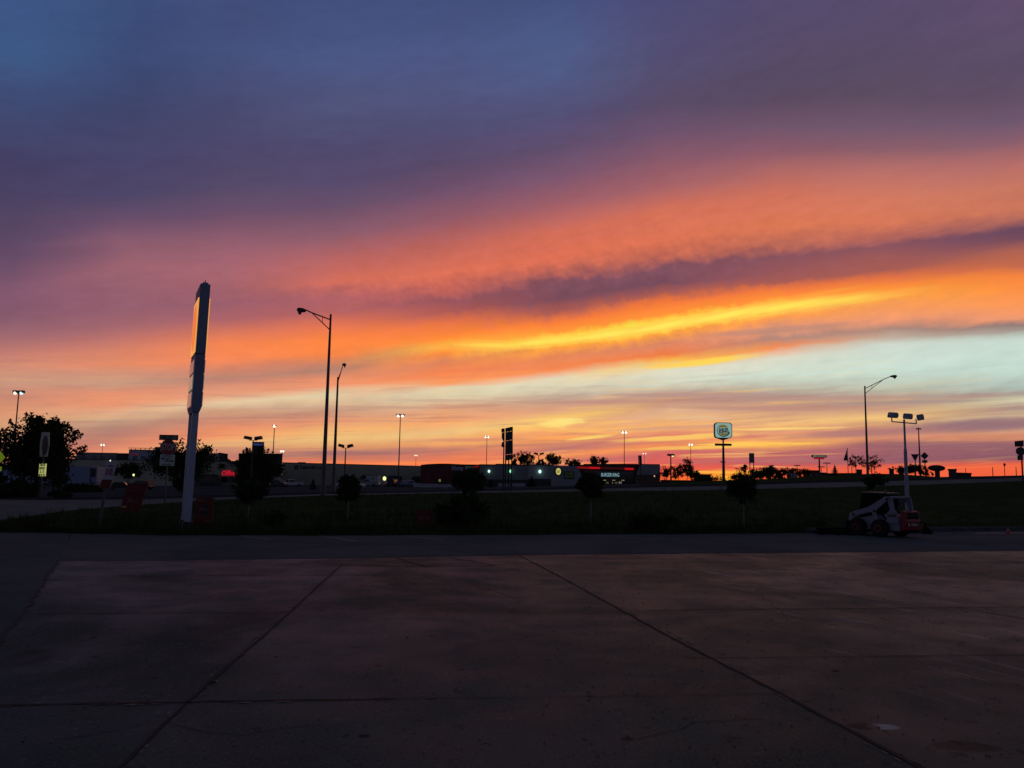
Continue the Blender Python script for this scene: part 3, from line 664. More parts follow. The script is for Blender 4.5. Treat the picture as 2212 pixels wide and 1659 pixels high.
for i, (px, t_, b_, hf, D, lab, nn, cl) in enumerate((
    (1132, 976, 1008, 20, 230, 'rounded skyline tree just right of the route sign backs', 3200, 26),
    (1113, 992, 1010, 6, 230, 'tiny bush touching the right leg of the route signs', 600, 8),
    (1168, 990, 1010, 10, 232, 'small skyline tree under the unlit twin lamp', 900, 10),
    (1195, 982, 1008, 23, 234, 'spiky skyline tree right of the unlit twin lamp', 3000, 30),
    (1238, 992, 1010, 18, 236, 'low skyline tree left of the restaurant roof', 1800, 20),
    (1284, 985, 1008, 13, 236, 'left one of two close skyline trees over the restaurant roof', 1800, 16),
    (1306, 988, 1008, 9, 236, 'right one of two close skyline trees over the restaurant roof', 1100, 12),
    (1440, 1006, 1040, 16, 190, 'thin tree right against the restaurant end wall', 1000, 22),
    (1466, 1002, 1040, 16, 190, 'thin tree between the low lot lamp and the tall narrow tree', 900, 24),
    (1484, 989, 1040, 12, 185, 'tall narrow skyline tree beside a twin lamp', 1500, 18),
    (1500, 1014, 1040, 15, 188, 'low bush right of the tall narrow tree', 1000, 14),
    (1608, 1022, 1042, 26, 195, 'low bush right of the burger sign pole base', 2600, 20),
    (1608, 1003, 1024, 7, 190, 'small tree at the left leg of the grey panel sign', 700, 8),
    (1640, 1014, 1040, 24, 195, 'dense bush right of the grey panel sign', 3400, 20),
    (1668, 1008, 1036, 22, 195, 'rounded skyline bush under the single headed lamp', 3400, 20),
    (1694, 1012, 1036, 16, 195, 'skyline bush beside the utility pole', 1900, 14),
    (1712, 1012, 1022, 14, 196, 'flat topped scrub right of the utility pole', 700, 8),
    (1736, 1012, 1034, 14, 196, 'dark bush left of the red walled home store', 2200, 14),
    (1951, 1006, 1026, 15, 135, 'left half of the dark clump behind the three headed light pole', 2200, 14),
    (1976, 1004, 1026, 20, 135, 'right part of the dark clump behind the yield sign', 3200, 18),
    (2000, 1018, 1028, 12, 135, 'lowest bush left of the oval sign', 1000, 8))):
    tree_px('skyline_tree', px, t_, b_, hf, D, lab, 60 + i, n=nn, clumps=cl, leaf=.2 if D > 150 else .14, trunk_r=.08, group=SKG)
tree_px('sparse_tree', 1848, 984, 1012, 16, 112, 'wispy open tree left of the right hand street lamp', 90, n=420, clumps=14, leaf=.13, trunk_r=.06)
tree_px('sparse_tree', 1882, 982, 1016, 22, 113, 'wispy open tree right of the right hand street lamp', 91, n=620, clumps=22, leaf=.13, trunk_r=.06)
tree_px('scrub', 1535, 1030, 1042, 40, 240, 'low ragged scrub at the foot of the glow left of the burger sign pole', 92, n=1500, clumps=24, leaf=.22, trunk_r=.05, cat='scrub')

# ------------------------------------------------------------------ lamps
def base_from_top(px, py, D):
    a = at(px, py, D); zg = zt(a.x, D); return Vector((a.x, D, zg)), a.z - zg
def street_lamp(px, py, D, r0, r1, arm, label):
    """arm: (px,py) of upper join, lower join, apex, arm end, lamp tip"""
    b, h = base_from_top(px, py, D); t = thing('street_lamp', b, label, 'street lamp', 'street lamps with bracket arms')
    MB().tube((0, 0, -.2), (0, 0, h), r0, r1, 12).ball((0, 0, h), (r1 * 1.15, r1 * 1.15, r1 * 1.3)).build('pole', GALV, t)
    MB().tube((0, 0, 0), (0, 0, .5), r0 * 1.35, r0 * 1.2, 12).build('base', GALV, t)
    def L(p, q=0): a = at(p[0], p[1], D + q); return a - b
    u, l, ap, e, tip, mid = arm
    U = Vector((0, 0, L(u).z)); Lw = Vector((0, 0, L(l).z)); A = L(ap); E = L(e); T = L(tip)
    m = MB(); m.path([U, A, E], .045, 7); m.path([Lw, A], .035, 7)
    if mid: m.tube(U.lerp(A, mid), Lw.lerp(A, mid), .02, None, 6)
    m.build('bracket_arm', GALV, t)
    d = (T - E); c = (E + T) / 2; ln = max(d.length, .35); hx = ln / 2
    ang = math.atan2(d.z, d.x)
    m = MB(); prof = [(-1, -.15), (-.9, .22), (-.3, .34), (.4, .42), (.9, .3), (1, .0), (.85, -.22), (.2, -.3), (-.6, -.25)]
    sgn = 1 if d.x > 0 else -1
    pl = [(p[0] * hx * sgn, p[1] * .42) for p in prof]
    vs = []
    R = Matrix.Rotation(-ang if d.x > 0 else math.pi - ang, 3, 'Y') if False else Matrix.Identity(3)
    m.prism([(x + c.x, z + c.z) for x, z in pl], (c.y - .15, c.y + .15)); hd = m.build('lamp_head', DARKM, t, .03)
    MB().ball((c.x + sgn * hx * .35, c.y, c.z - .14), (hx * .45, .13, .16)).build('lens', mat('smoky_lens', (.16, .15, .15), .3), hd)
    return t
B = lambda x, y: (619.4 + .144 * x, 645.9 + .144 * y)
street_lamp(714.4, 681, 54, .155, .07, (B(645, 310), B(635, 465), B(375, 205), B(285, 162), B(155, 180), .42), 'tall street lamp with bracket arm reaching left, nearest of the street lamps')
street_lamp(730, 816.5, 83, .19, .09, (B(770, 1200), B(772, 1262), B(815, 1090), B(838, 1005), B(884, 970), .5), 'second street lamp with its arm rising steeply, just right of the nearest one')
E8 = lambda x, y: (1787.3 + .2346 * x, 796.3 + .2346 * y)
street_lamp(1868, 835, 98, .155, .08, (E8(350, 185), E8(350, 230), E8(515, 100), E8(580, 72), E8(638, 70), .38), 'street lamp with bracket arm reaching right, behind the loader')

def lot_lamp(px, py, D, label, heads, lit, hw=.6, hh=.28, pr=.09, droop=0.0, span=.6, lampmats=None, group='tall parking lot lamps', lens_r=.22):
    """py is the lamp head level; heads: 1 or 2"""
    b, h = base_from_top(px, py, D); t = thing('parking_lot_lamp', b, label, 'lot lamp', group)
    MB().tube((0, 0, -.3), (0, 0, h), pr * 1.5, pr * .8, 8).build('pole', DARKM, t)
    xs = (0,) if heads == 1 else (-span, span)
    if heads == 2: MB().box((0, 0, h - .02), (2 * span, .08, .08)).build('crossarm', DARKM, t)
    for i, x in enumerate(xs):
        R = Matrix.Rotation(math.radians(droop) * (1 if x < 0 else -1), 3, 'Y')
        hd = MB().box((x * (1.25 if droop else 1), 0, h + hh * .5 + (.12 if droop else 0)), (hw, hw * .8, hh), R, (.9, .9)).build('lamp_head', DARKM, t)
        if droop: MB().tube((x * .8, 0, h), (x * .9, 0, h + hh * .6), .04, None, 6).build('lamp_bracket', DARKM, t)
        if lit and lit[i]:
            MB().ball((x, -.05, h + .0), (lens_r, lens_r, lens_r), 14, 10).build('lens', lit[i], hd)
    return t
lot_lamp(40.5, 849, 62, 'twin lit lot lamp with two bright heads at the far left above the large tree', 2, (LAMP, LAMPC), .36, .20, .05, span=.24, lens_r=.13)
lot_lamp(222, 961, 260, 'small twin lit lamp over the left rooftops', 2, (LAMP, LAMP), .7, .2, .08, span=.42, lens_r=.32)
lot_lamp(593, 920.5, 160, 'single bright lamp rising above the big ragged tree', 1, (LAMP,), .7, .2, .09, lens_r=.30)
lot_lamp(609.5, 975, 290, 'tiny twin lit lamp just right of the dark block', 2, (LAMP, LAMP), .6, .12, .08, span=.42, lens_r=.36)
lot_lamp(865, 898, 125, 'tall slim twin lit lamp above the pale parked camper truck', 2, (LAMP, LAMP), .62, .26, .075, span=.34, lens_r=.25)
lot_lamp(898.7, 984, 300, 'tiny faint twin lamp over the long store roof', 2, (LAMP, LAMP), .6, .12, .07, span=.33, lens_r=.24)
lot_lamp(1052, 944, 230, 'twin lit lamp left of the route sign backs', 2, (LAMP, LAMP), .8, .2, .08, span=.42, lens_r=.33)
lot_lamp(1348.6, 934, 215, 'tall twin lit lamp behind the restaurant roof', 2, (LAMP, LAMP), .8, .26, .085, span=.44, lens_r=.36)
lot_lamp(1392, 980, 300, 'tiny twin lit lamp beside the leaning panel on the restaurant', 2, (LAMP, LAMP), .5, .12, .07, span=.45, lens_r=.24)
lot_lamp(1491.8, 960.5, 240, 'small twin lit lamp left of the tall burger sign', 2, (LAMP, LAMP), .7, .16, .07, span=.38, lens_r=.31)
lot_lamp(1449, 984.5, 130, 'boxy twin lamp by the restaurant with only its right head lit', 2, (None, LAMPY), .56, .3, .10, span=.3, lens_r=.17)
UG = 'unlit lot lamps with tilted heads'
lot_lamp(1164, 983, 215, 'unlit twin lamp with splayed heads among the skyline trees right of the route signs', 2, None, 1.15, .5, .13, 12, .62, group=UG)
lot_lamp(746.8, 967.5, 140, 'unlit twin lamp with splayed heads right of the second street lamp', 2, None, 1.0, .5, .11, 14, .62, group=UG)
lot_lamp(546.8, 951, 140, 'unlit twin lamp with splayed heads next to the blue sign', 2, None, 1.25, .55, .12, 10, .72, group=UG)
lot_lamp(1561.3, 998.5, 200, 'small unlit twin lamp hidden behind the burger sign pole', 2, None, .5, .2, .09, span=.45, group=UG)
def tee(px, py, D, wpx, label, n=4):
    b, h = base_from_top(px, py, D); t = thing('lot_lamp_mast', b, label, 'lot lamp', 'distant T shaped lamp masts'); w = wpx * D / F
    MB().tube((0, 0, -.3), (0, 0, h), .12, .08, 6).build('pole', DARKM, t)
    MB().box((0, 0, h), (w, .1, .1)).build('crossarm', DARKM, t)
    for i in range(n): MB().box((-w / 2 + w * (i + .5) / n, 0, h + .12), (w / n * .7, .4, .2)).build('lamp_head', DARKM, t)
for a in ((1591.7, 1013, 260, 8, 'small T shaped mast right of the burger sign pole, taller of two'), (1598, 1016, 262, 7, 'small T shaped mast right of the burger sign pole, shorter of two'),
          (1721.7, 1006, 250, 14, 'T shaped mast between the utility pole and the home store sign'), (1786, 1001, 245, 16, 'T shaped mast just right of the home store sign'),
          (1774, 1009, 255, 16, 'lower T shaped mast crossing behind the home store sign pole'), (1840, 1004.5, 245, 11, 'T shaped mast right of the flag'),
          (1889.4, 1009, 240, 8, 'short T shaped mast right of the street lamp behind the loader'), (1921, 1012.5, 250, 7, 'tiny T shaped mast above the small rooftop boxes')):
    tee(*a)
b, h = base_from_top(1664.5, 1008, 195); t = thing('parking_lot_lamp', b, 'single headed lamp leaning right above the skyline bushes', 'lot lamp', UG)
MB().tube((0, 0, -.2), (0, 0, h), .1, .08, 6).build('pole', DARKM, t); MB().box((.25, 0, h + .15), (.95, .4, .28), Matrix.Rotation(-.25, 3, 'Y')).build('lamp_head', DARKM, t)
b, h = base_from_top(1700.5, 1008, 200); t = thing('utility_pole', b, 'wooden utility pole with short crossarms on the skyline', 'utility pole')
MB().tube((0, 0, -.2), (0, 0, h), .14, .1, 7).build('pole', BARK, t); MB().box((0, -.1, h - .45), (1.1, .1, .12)).box((0, -.1, h - .9), (.7, .1, .12)).build('crossarm', BARK, t)
for q in (-.45, .45): MB().tube((q, -.1, h - .4), (q, -.1, h - .18), .05, .04, 6).build('insulator', DARKM, t)
b, h = base_from_top(1984, 924, 210); t = thing('high_mast_light', b, 'very tall thin highway mast with a small ring of lamps', 'mast light')
MB().tube((0, 0, -.2), (0, 0, h), .28, .12, 8).build('mast', GALV, t)
MB().tube((-.5, 0, h - .15), (.5, 0, h - .15), .05, None, 6).tube((0, -.5, h - .15), (0, .5, h - .15), .05, None, 6).build('lamp_ring', GALV, t)
for q in range(6):
    a = q * math.pi / 3; MB().box((.5 * math.cos(a), .5 * math.sin(a), h - .3), (.26, .26, .3)).build('lamp_head', DARKM, t)
# three headed flood light pole behind the loader
b, h = base_from_top(1953, 907, 38.5)
t = thing('flood_light_pole', b, 'grey light pole with three big box heads, standing behind the loader', 'light pole')
GREYP = mat('grey_pole_paint', (.34, .36, .46), .6)
MB().tube((0, 0, -.2), (0, 0, h - 1.55), .115, .075, 14).tube((0, 0, h - 1.6), (0, 0, h - 1.35), .085, .055, 12).tube((0, 0, h - 1.35), (0, 0, h + .02), .05, .045, 10).build('pole', GREYP, t)
def F8(x, y): return at(1787.3 + .2346 * x, 796.3 + .2346 * y, 38.5) - b
p1, p2 = F8(593, 488), F8(820, 507)
MB().path([F8(593, 450), p1, p2, F8(815, 465)], .028, 7).build('crossarm', GREYP, t)
for (x0, x1, y0, y1, rz, ry) in ((555, 652, 397, 457, .25, .02), (687, 795, 408, 468, .75, -.03), (812, 898, 420, 474, 1.15, -.32)):
    c = F8((x0 + x1) / 2, (y0 + y1) / 2); w = (x1 - x0) * .2346 * 38.5 / F
    R = Matrix.Rotation(ry, 3, 'Y') @ Matrix.Rotation(rz, 3, 'Z') @ Matrix.Rotation(.12, 3, 'X')
    m = MB(); l = w / (abs(math.cos(rz)) + .75 * abs(math.sin(rz))); hh_ = .26
    pf = [(-.5, -.5), (.42, -.5), (.5, .0), (.40, .5), (-.38, .5)]
    vs = []
    for yy in (-.38, .38):
        for (a, z_) in pf: vs.append(R @ Vector((a * l, yy * l, z_ * hh_)) + c)
    m.add(vs, [(0, 1, 2, 3, 4), (9, 8, 7, 6, 5)] + [(i, i + 5, (i + 1) % 5 + 5, (i + 1) % 5) for i in range(5)])
    hd = m.build('lamp_head', GREYP, t, .05)
    MB().box(R @ Vector((0, 0, -hh_ * .52)) + c, (l * .8, l * .66, .012), R).build('lens', mat('dull_lens', (.06, .06, .07), .3), hd)

# ------------------------------------------------------------------ pylon price sign
A_ = lambda x, y: (371.6 + .1921 * x, 584 + .1921 * y)
bn = gp(409.5, 1153); bf = gp(399, 1146)
dirv = Vector((-.44, .90, 0)).normalized(); rz = math.atan2(dirv.y, dirv.x)
t = thing('price_pylon', (bn.x - .11, bn.y, 0), 'tall narrow price sign seen edge on, pale double legs and a glowing amber logo panel', 'pylon sign', rz=rz, tilt=(.011, 0))
PYLW = mat('pylon_paint', (.35, .39, .54), .6, noise=.08, nscale=2)
PYLD = mat('pylon_cabinet', (.20, .225, .35), .6, noise=.15, nscale=2)
def zof(px, py, D): return at(px, py, D).z
Dn = bn.y; z0 = .42
ztop = zof(438, 616, Dn); zcab = zof(424, 888, Dn); zstep = zof(432, 767, Dn)
# legs (local x runs along the sign away from the viewer, local y across)
MB().box((0, 0, (z0 + zcab) / 2), (.25, .22, zcab - z0)).build('leg', PYLW, t, .01)
MB().box((1.35, .0, (z0 + zcab) / 2), (.25, .22, zcab - z0)).build('leg', PYLW, t, .01)
for x in (0, 1.35):
    MB().box((x, 0, z0 / 2), (.34, .34, z0)).box((x, 0, .02), (.62, .62, .05)).build('base_cover', DARKM, t)
    for sx in (-.22, .22):
        for sy in (-.22, .22): MB().tube((x + sx, sy, .03), (x + sx, sy, .13), .022, None, 6).build('anchor_bolt', GALV, t)
cx = .66; L0 = 1.9
m = MB(); m.prism([(-.17, zcab + .12), (-.11, zcab - .05), (.11, zcab - .05), (.17, zcab + .12), (.17, zstep), (-.17, zstep)], (cx - L0 / 2, cx + L0 / 2), lambda a, b_, c: (c, a, b_))
m.build('price_cabinet', PYLD, t, .008)
m = MB(); m.box((cx, 0, (zstep + .03 + ztop) / 2), (L0, .345, ztop - zstep - .03)).box((cx, 0, ztop + .03), (L0 * .96, .2, .07)); m.build('logo_cabinet', PYLD, t, .008)
m = MB(); 
for k in range(10):
    a0, a1 = k * .628, (k + 1) * .628; m.tube((cx - L0 / 2 + .2 + .05 * math.cos(a0), 0, ztop + .13 + .05 * math.sin(a0)), (cx - L0 / 2 + .2 + .05 * math.cos(a1), 0, ztop + .13 + .05 * math.sin(a1)), .014, None, 5)
m.build('lifting_eye', DARKM, t)
AMB = mat('amber_panel', (.6, .35, .1), .35, emit=RGB(255, 170, 80), es=.8, noise=.05)
ORG = mat('orange_oval', (.6, .15, .05), .35, emit=RGB(240, 120, 40), es=.9, noise=.05)
PRI = mat('price_acrylic_sheen', (.55, .52, .5), .18, emit=RGB(150, 100, 90), es=.25, noise=.1, spec=.8)  # weak emission paints in a pinkish reflection on the price panels
PRG = mat('price_acrylic_green_sheen', (.45, .5, .42), .18, emit=RGB(140, 140, 110), es=.35, noise=.1, spec=.8)  # emission paints in a greenish reflection on the middle panel
zl0, zl1 = zof(426, 762, Dn), zof(428, 645, Dn)
for s in (1, -1):
    MB().box((cx, s * .185, (zl0 + zl1) / 2), (L0 * .93, .05, zl1 - zl0)).build('logo_panel', AMB, t, .02)
    m = MB(); m.ball((cx, s * .20, (zl0 + zl1) / 2), (L0 * .40, .055, (zl1 - zl0) * .46), 20, 12); m.build('logo_oval', ORG if s > 0 else AMB, t)
    zz_ = [zcab + .12, zcab + (zstep - zcab) * .36, zcab + (zstep - zcab) * .66, zstep - .15]
    for k in range(3):
        MB().box((cx, s * .18, (zz_[k] + zz_[k + 1]) / 2), (L0 * .92, .04, zz_[k + 1] - zz_[k] - .08)).build('price_panel', (PRI, PRG, PRI)[k], t, .01)
# seam line down the near side
MB().box((cx - L0 / 2 - .004, -.15, (zcab + ztop) / 2), (.01, .012, ztop - zcab - .3)).build('edge_trim', mat('trim_line', (.3, .34, .5), .5), t)

# ------------------------------------------------------------------ stop sign assembly
SW = mat('sign_white', (.55, .55, .55), .5, noise=.08); SR = mat('sign_red', (.30, .012, .02), .5, noise=.08); SB = mat('sign_black', (.015, .015, .015), .5)
D = 45; g = at(361, 1000, D); zg = zt(g.x, D)
t = thing('stop_sign', (g.x, D, zg), 'red stop sign with a one way blade above and a divided road plate below', 'stop sign', rz=.05)
def S(px, py): a = at(px, py, D); return a.x - g.x, a.z - zg
zc = S(362, 966.5)[1]; r8 = 16.8 * D / F
MB().box((0, .03, (S(361, 945)[1] - .1) / 2), (.07, .05, S(361, 945)[1] + .1)).build('post', GALV, t)
oct_ = lambda r: [(r * math.cos(math.pi / 8 + k * math.pi / 4), r * math.sin(math.pi / 8 + k * math.pi / 4) + zc) for k in range(8)]
op = MB().prism(oct_(r8 * 1.08), (-.012, .0)).build('stop_panel', SW, t)
MB().prism(oct_(r8 * 1.02), (-.022, -.013)).build('red_face', SR, op)
lettering('STOP', .52, r8 * 1.62, SW, op, (0, -.03, zc), bold=.004)
c = S(362.5, 945); bl = MB().box((0, -.01, c[1]), (40 * D / F, .03, 11.5 * D / F)).build('one_way_blade', SB, t)
w = 40 * D / F * .46; hh = 11.5 * D / F * .34
MB().prism([(-w, -hh * .75 + c[1]), (w * .72, -hh * .75 + c[1]), (w * .72, -hh * 1.1 + c[1]), (w, c[1]), (w * .72, hh * 1.1 + c[1]), (w * .72, hh * .75 + c[1]), (-w, hh * .75 + c[1])], (-.034, -.026)).build('arrow', mat('blade_white', (.25, .26, .26), .5), bl)
lettering('ONE WAY', .16, w * 1.4, SB, bl, (-.08, -.045, c[1]), bold=.002)
c = S(361.5, 994); pw = 31 * D / F; ph = 24 * D / F
pl = MB().box((0, -.01, c[1]), (pw, .02, ph)).build('divided_road_plate', SW, t)
m = MB(); zc2 = c[1]
m.box((-.08, -.03, zc2 + .08), (pw * .62, .008, .045)).prism([(-pw * .42, zc2 + .08), (-pw * .28, zc2 + .16), (-pw * .28, zc2)], (-.034, -.026))
m.box((.08, -.03, zc2 - .05), (pw * .62, .009, .045)).prism([(pw * .44, zc2 - .05), (pw * .30, zc2 + .03), (pw * .30, zc2 - .13)], (-.035, -.026))
m.box((0, -.03, zc2 + .015), (.05, .007, .17)); m.build('arrow', SB, pl)
lettering('DIVIDED', .09, pw * .6, SB, pl, (0, -.03, zc2 + ph * .36)); lettering('HIGHWAY', .09, pw * .6, SB, pl, (0, -.03, zc2 - ph * .38))

# ------------------------------------------------------------------ roadside posters
def poster(px, py, wpx, hpx, D, lean, label, col, parts, name='poster_sign', post=None, rz=0.1, face_mat=None):
    g = at(px, py, D); zg = zt(g.x, D); w = wpx * D / F; h = hpx * D / F
    t = thing(name, (g.x, D, zg), label, 'poster sign', 'promotional posters along the lot edge', rz=rz)
    zc = g.z - zg; sh = lambda x, z: x + (z - zc) * lean
    q = lambda x0, x1, z0, z1: [(sh(x0, zc + z0), zc + z0), (sh(x1, zc + z0), zc + z0), (sh(x1, zc + z1), zc + z1), (sh(x0, zc + z1), zc + z1)]
    pn = MB().prism(q(-w / 2, w / 2, -h / 2, h / 2), (-.02, .02)).build('panel', col, t, .008)
    if post is None:
        for s in (-.35, .35): MB().tube((sh(s * w, zc - h / 2 - .0), .03, zc - h / 2 + .1), (sh(s * w, -.05), .03, -.1), .018, None, 6).build('leg', DARKM, t)
    for kind, x0, x1, z0, z1, m_, txt in parts:
        x0 *= w; x1 *= w; z0 *= h; z1 *= h
        if kind == 'box': MB().prism(q(x0, x1, z0, z1), (-.03, -.021)).build('printed_field', m_, pn)
        elif kind == 'oval':
            pts_ = [(sh((x0 + x1) / 2 + (x1 - x0) / 2 * math.cos(a), zc + (z0 + z1) / 2 + (z1 - z0) / 2 * math.sin(a)), zc + (z0 + z1) / 2 + (z1 - z0) / 2 * math.sin(a)) for a in [k * math.pi / 12 for k in range(24)]]
            MB().prism(pts_, (-.03, -.021)).build('printed_field', m_, pn)
        else: lettering(txt, (z1 - z0) * 1.25, x1 - x0, m_, pn, (sh((x0 + x1) / 2, zc + (z0 + z1) / 2), -.035, zc + (z0 + z1) / 2), shear=lean)
    return t
PR = mat('poster_red', (.13, .004, .007), .6, noise=.1); PT = mat('poster_print', (.30, .12, .12), .6); PY = mat('poster_yellow', (.45, .28, .10), .6); PB = mat('poster_blue', (.012, .015, .04), .5)
poster(289, 1074, 41, 60, 32, .22, 'leaning red poster with a large faint word, left of the pylon', PR, [('text', -.28, .28, -.22, -.02, PT, 'Beer'), ('text', -.38, .38, .20, .26, PT, 'WELCOME BACK'), ('box', -.48, -.22, -.38, -.30, PY, '')])
poster(440, 1104, 37, 57, 32.5, .04, 'upright red poster with a dark oval right against the pylon leg', PR, [('oval', -.34, .34, -.12, .24, PB, ''), ('text', -.25, .25, -.02, .14, PT, 'Polar'), ('text', -.38, .38, -.24, -.18, PT, 'EVERY DAY'), ('text', -.4, -.05, .36, .42, PY, 'NOW'), ('text', .15, .45, -.40, -.33, PY, '99c')])
poster(916, 1119, 37, 34, 33, .0, 'small dull red poster at the lot edge left of the broad bush', mat('poster_dull_red', (.11, .01, .012), .7), [('text', -.3, .3, -.1, .1, PT, 'ICE')])
WB = mat('banner_white', (.5, .44, .55), .6, noise=.1); RT = mat('banner_red', (.26, .01, .04), .6)
D = 30.5; g = at(234.5, 1026, D); zg = 0
tp = poster(234.5, 1026, 21, 58, D, .18, 'narrow leaning white and red banner sign reading 10 on a slanted post', WB, [('text', -.34, .36, -.04, .24, RT, '10.'), ('box', -.5, .5, -.5, -.17, PR, ''), ('text', -.3, .3, .30, .36, RT, 'ONLY')], name='banner_sign', post=1)
zc_ = g.z - zt(g.x, D); MB().tube((-.28 * zc_ * .16, .04, zc_ - .35), (-.22, .04, -.1), .05, .06, 8).build('leg', GALV, tp)

# ------------------------------------------------------------------ left signs
D = 55; g = at(92, 1015, D); zg = zt(g.x, D)
YL = mat('glowing_yellow_plate', (.6, .6, .2), .5, emit=RGB(184, 188, 112), es=.8, noise=.05)  # yellow face carries a steady emission of its own
t = thing('price_board', (g.x, D, zg), 'glowing yellow plate with dark figures on a thin pole in front of the large tree', 'lit sign')
S = lambda px, py: (at(px, py, D).x - g.x, at(px, py, D).z - zg)
MB().tube((-.05, .05, -.1), (-.05, .05, S(92, 975)[1]), .045, .04, 8).build('pole', GALV, t)
c = S(92, 1015); pn = MB().box((0, 0, c[1]), (15 * D / F, .08, 27 * D / F)).build('glow_panel', YL, t, .02)
for k, s_ in enumerate(('TRUCK', 'SPEED', '2 5', 'M P H')): lettering(s_, .24, .4 if k != 2 else .3, mat('sign_ink', (.02, .03, .01), .6), pn, (0, -.055, c[1] + .33 - k * .23), bold=.006)
c = S(95, 960); t2 = thing('pole_banner', (g.x, D + .1, zg), 'pale rounded banner with a dark brown oval above the glowing yellow plate', 'banner sign')
MB().tube((-.05, .06, -.05), (-.05, .06, S(95, 985)[1]), .02, None, 6).build('pole', GALV, t2)
BN = mat('banner_cloth', (.6, .5, .45), .35, noise=.2, spec=.8)
w, h_ = .32, .84
pts_ = [(c[0] + w * (1 if sx > 0 else -1) * (1 - .25 * (1 - abs(math.cos(a)))) * 1.0, c[1] + h_ * math.sin(a)) for a, sx in ((-1.5, 1), (-1.2, 1), (0, 1), (1.2, 1), (1.5, 1), (1.5, -1), (1.2, -1), (0, -1), (-1.2, -1), (-1.5, -1))]
pn = MB().prism(pts_, (-.04, .0)).build('banner', BN, t2)
MB().prism([(c[0] + .04 + .20 * math.cos(k * math.pi / 10), c[1] - .06 + .68 * math.sin(k * math.pi / 10)) for k in range(20)], (-.055, -.041)).build('oval_print', mat('brown_print', (.10, .04, .03), .3, spec=.8), pn)
D = 44; g = at(-2, 992, D); zg = zt(g.x, D)
FY = mat('fluorescent_yellow_added_glow', (.45, .6, .03), .5, emit=RGB(90, 108, 14), es=.7, noise=.05)  # added emission stands in for headlights shining on the sheeting
t = thing('warning_sign', (g.x, D, zg), 'fluorescent yellow green diamond sign with added glow, cut off by the left edge', 'warning sign')
zc = at(-5, 988, D).z - zg
MB().tube((0, .04, -.1), (0, .04, zc), .035, None, 6).build('post', GALV, t)
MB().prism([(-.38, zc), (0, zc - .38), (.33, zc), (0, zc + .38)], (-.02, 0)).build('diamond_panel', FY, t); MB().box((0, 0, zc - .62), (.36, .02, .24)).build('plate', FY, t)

# ------------------------------------------------------------------ route signs
R5 = lambda x, y: (1026.4 + .10667 * x, 902.5 + .10667 * y)
D = 64; SBK = mat('sign_back', (.05, .05, .06), .55, metal=.3)
def sign_group(name, label, posts, panels, D, zfloor=None, cat='road sign', pr=.05, mats=None):
    cxp = sum(p[0] for p in posts) / len(posts); g = at(cxp, 1000, D); zg = zt(g.x, D)
    t = thing(name, (g.x, D, zg), label, cat, 'road signs seen from behind')
    S = lambda p: (at(p[0], p[1], D).x - g.x, at(p[0], p[1], D).z - zg)
    for p in posts:
        a = S(p); MB().box((a[0], .05, (a[1] - .1) / 2), (pr * 2, pr * 1.6, a[1] + .1)).build('post', DARKM, t)
    for pn in panels:
        kind = pn[0]
        if kind == 'poly': MB().prism([S(q) for q in pn[1]], (-.03, -.0)).build('panel', SBK, t)
        elif kind == 'oval':
            a, b_ = S(pn[1]), S(pn[2]); cx_, cz_, rx, rz_ = (a[0] + b_[0]) / 2, (a[1] + b_[1]) / 2, abs(b_[0] - a[0]) / 2, abs(b_[1] - a[1]) / 2
            MB().prism([(cx_ + rx * math.cos(k * math.pi / 10), cz_ + rz_ * math.sin(k * math.pi / 10)) for k in range(20)], (-.03, 0)).build('panel', SBK, t)
        for k in (): pass
    return t
P = lambda *q: [R5(*a) for a in q]
sign_group('route_sign', 'narrow stack of sign backs on one post, left of the wider three post stack', [R5(588, 225)],
           [('poly', P((530, 222), (592, 212), (592, 290), (532, 300))), ('poly', P((540, 305), (556, 300), (594, 300), (594, 470), (572, 474), (548, 440), (536, 390))), ('poly', P((540, 492), (592, 486), (596, 560), (600, 592), (566, 600), (540, 590), (524, 556), (538, 536)))], D)
sign_group('route_sign', 'wide stack of dark sign backs on three tall posts beside the road', [R5(628, 205), R5(692, 195), R5(752, 185)],
           [('poly', P((610, 210), (755, 178), (755, 262), (612, 290))), ('poly', P((612, 296), (755, 268), (756, 440), (612, 468))), ('poly', P((614, 474), (762, 448), (764, 728), (616, 745))), ('poly', P((618, 752), (682, 746), (682, 862), (618, 866))), ('poly', P((690, 746), (762, 738), (762, 845), (690, 852)))], D)
E = lambda *q: [E8(*a) for a in q]
sign_group('yield_sign', 'back of a triangular yield sign on a thin post near the right', [E8(809, 800)], [('poly', E((768, 788), (843, 787), (811, 850), (803, 850)))], 92, pr=.04)
sign_group('warning_sign', 'back of a diamond sign with a small plate below, right of the yield sign', [E8(896, 785)], [('poly', E((893, 768), (931, 803), (895, 838), (857, 803))), ('poly', E((871, 843), (920, 842), (920, 867), (871, 868)))], 90, pr=.04)
sign_group('route_sign', 'stacked route sign backs on one post at the right edge of the picture', [E8(1783, 670)],
           [('poly', E((1722, 668), (1806, 660), (1806, 716), (1726, 720))), ('oval', E8(1731, 722), E8(1822, 800)), ('poly', E((1748, 798), (1800, 795), (1800, 842), (1750, 843)))], 84, pr=.06)
sign_group('road_marker', 'small round marker sign on a thin post near the right edge', [E8(1631, 880)], [('oval', E8(1618, 871), E8(1642, 898))], 100, pr=.03)
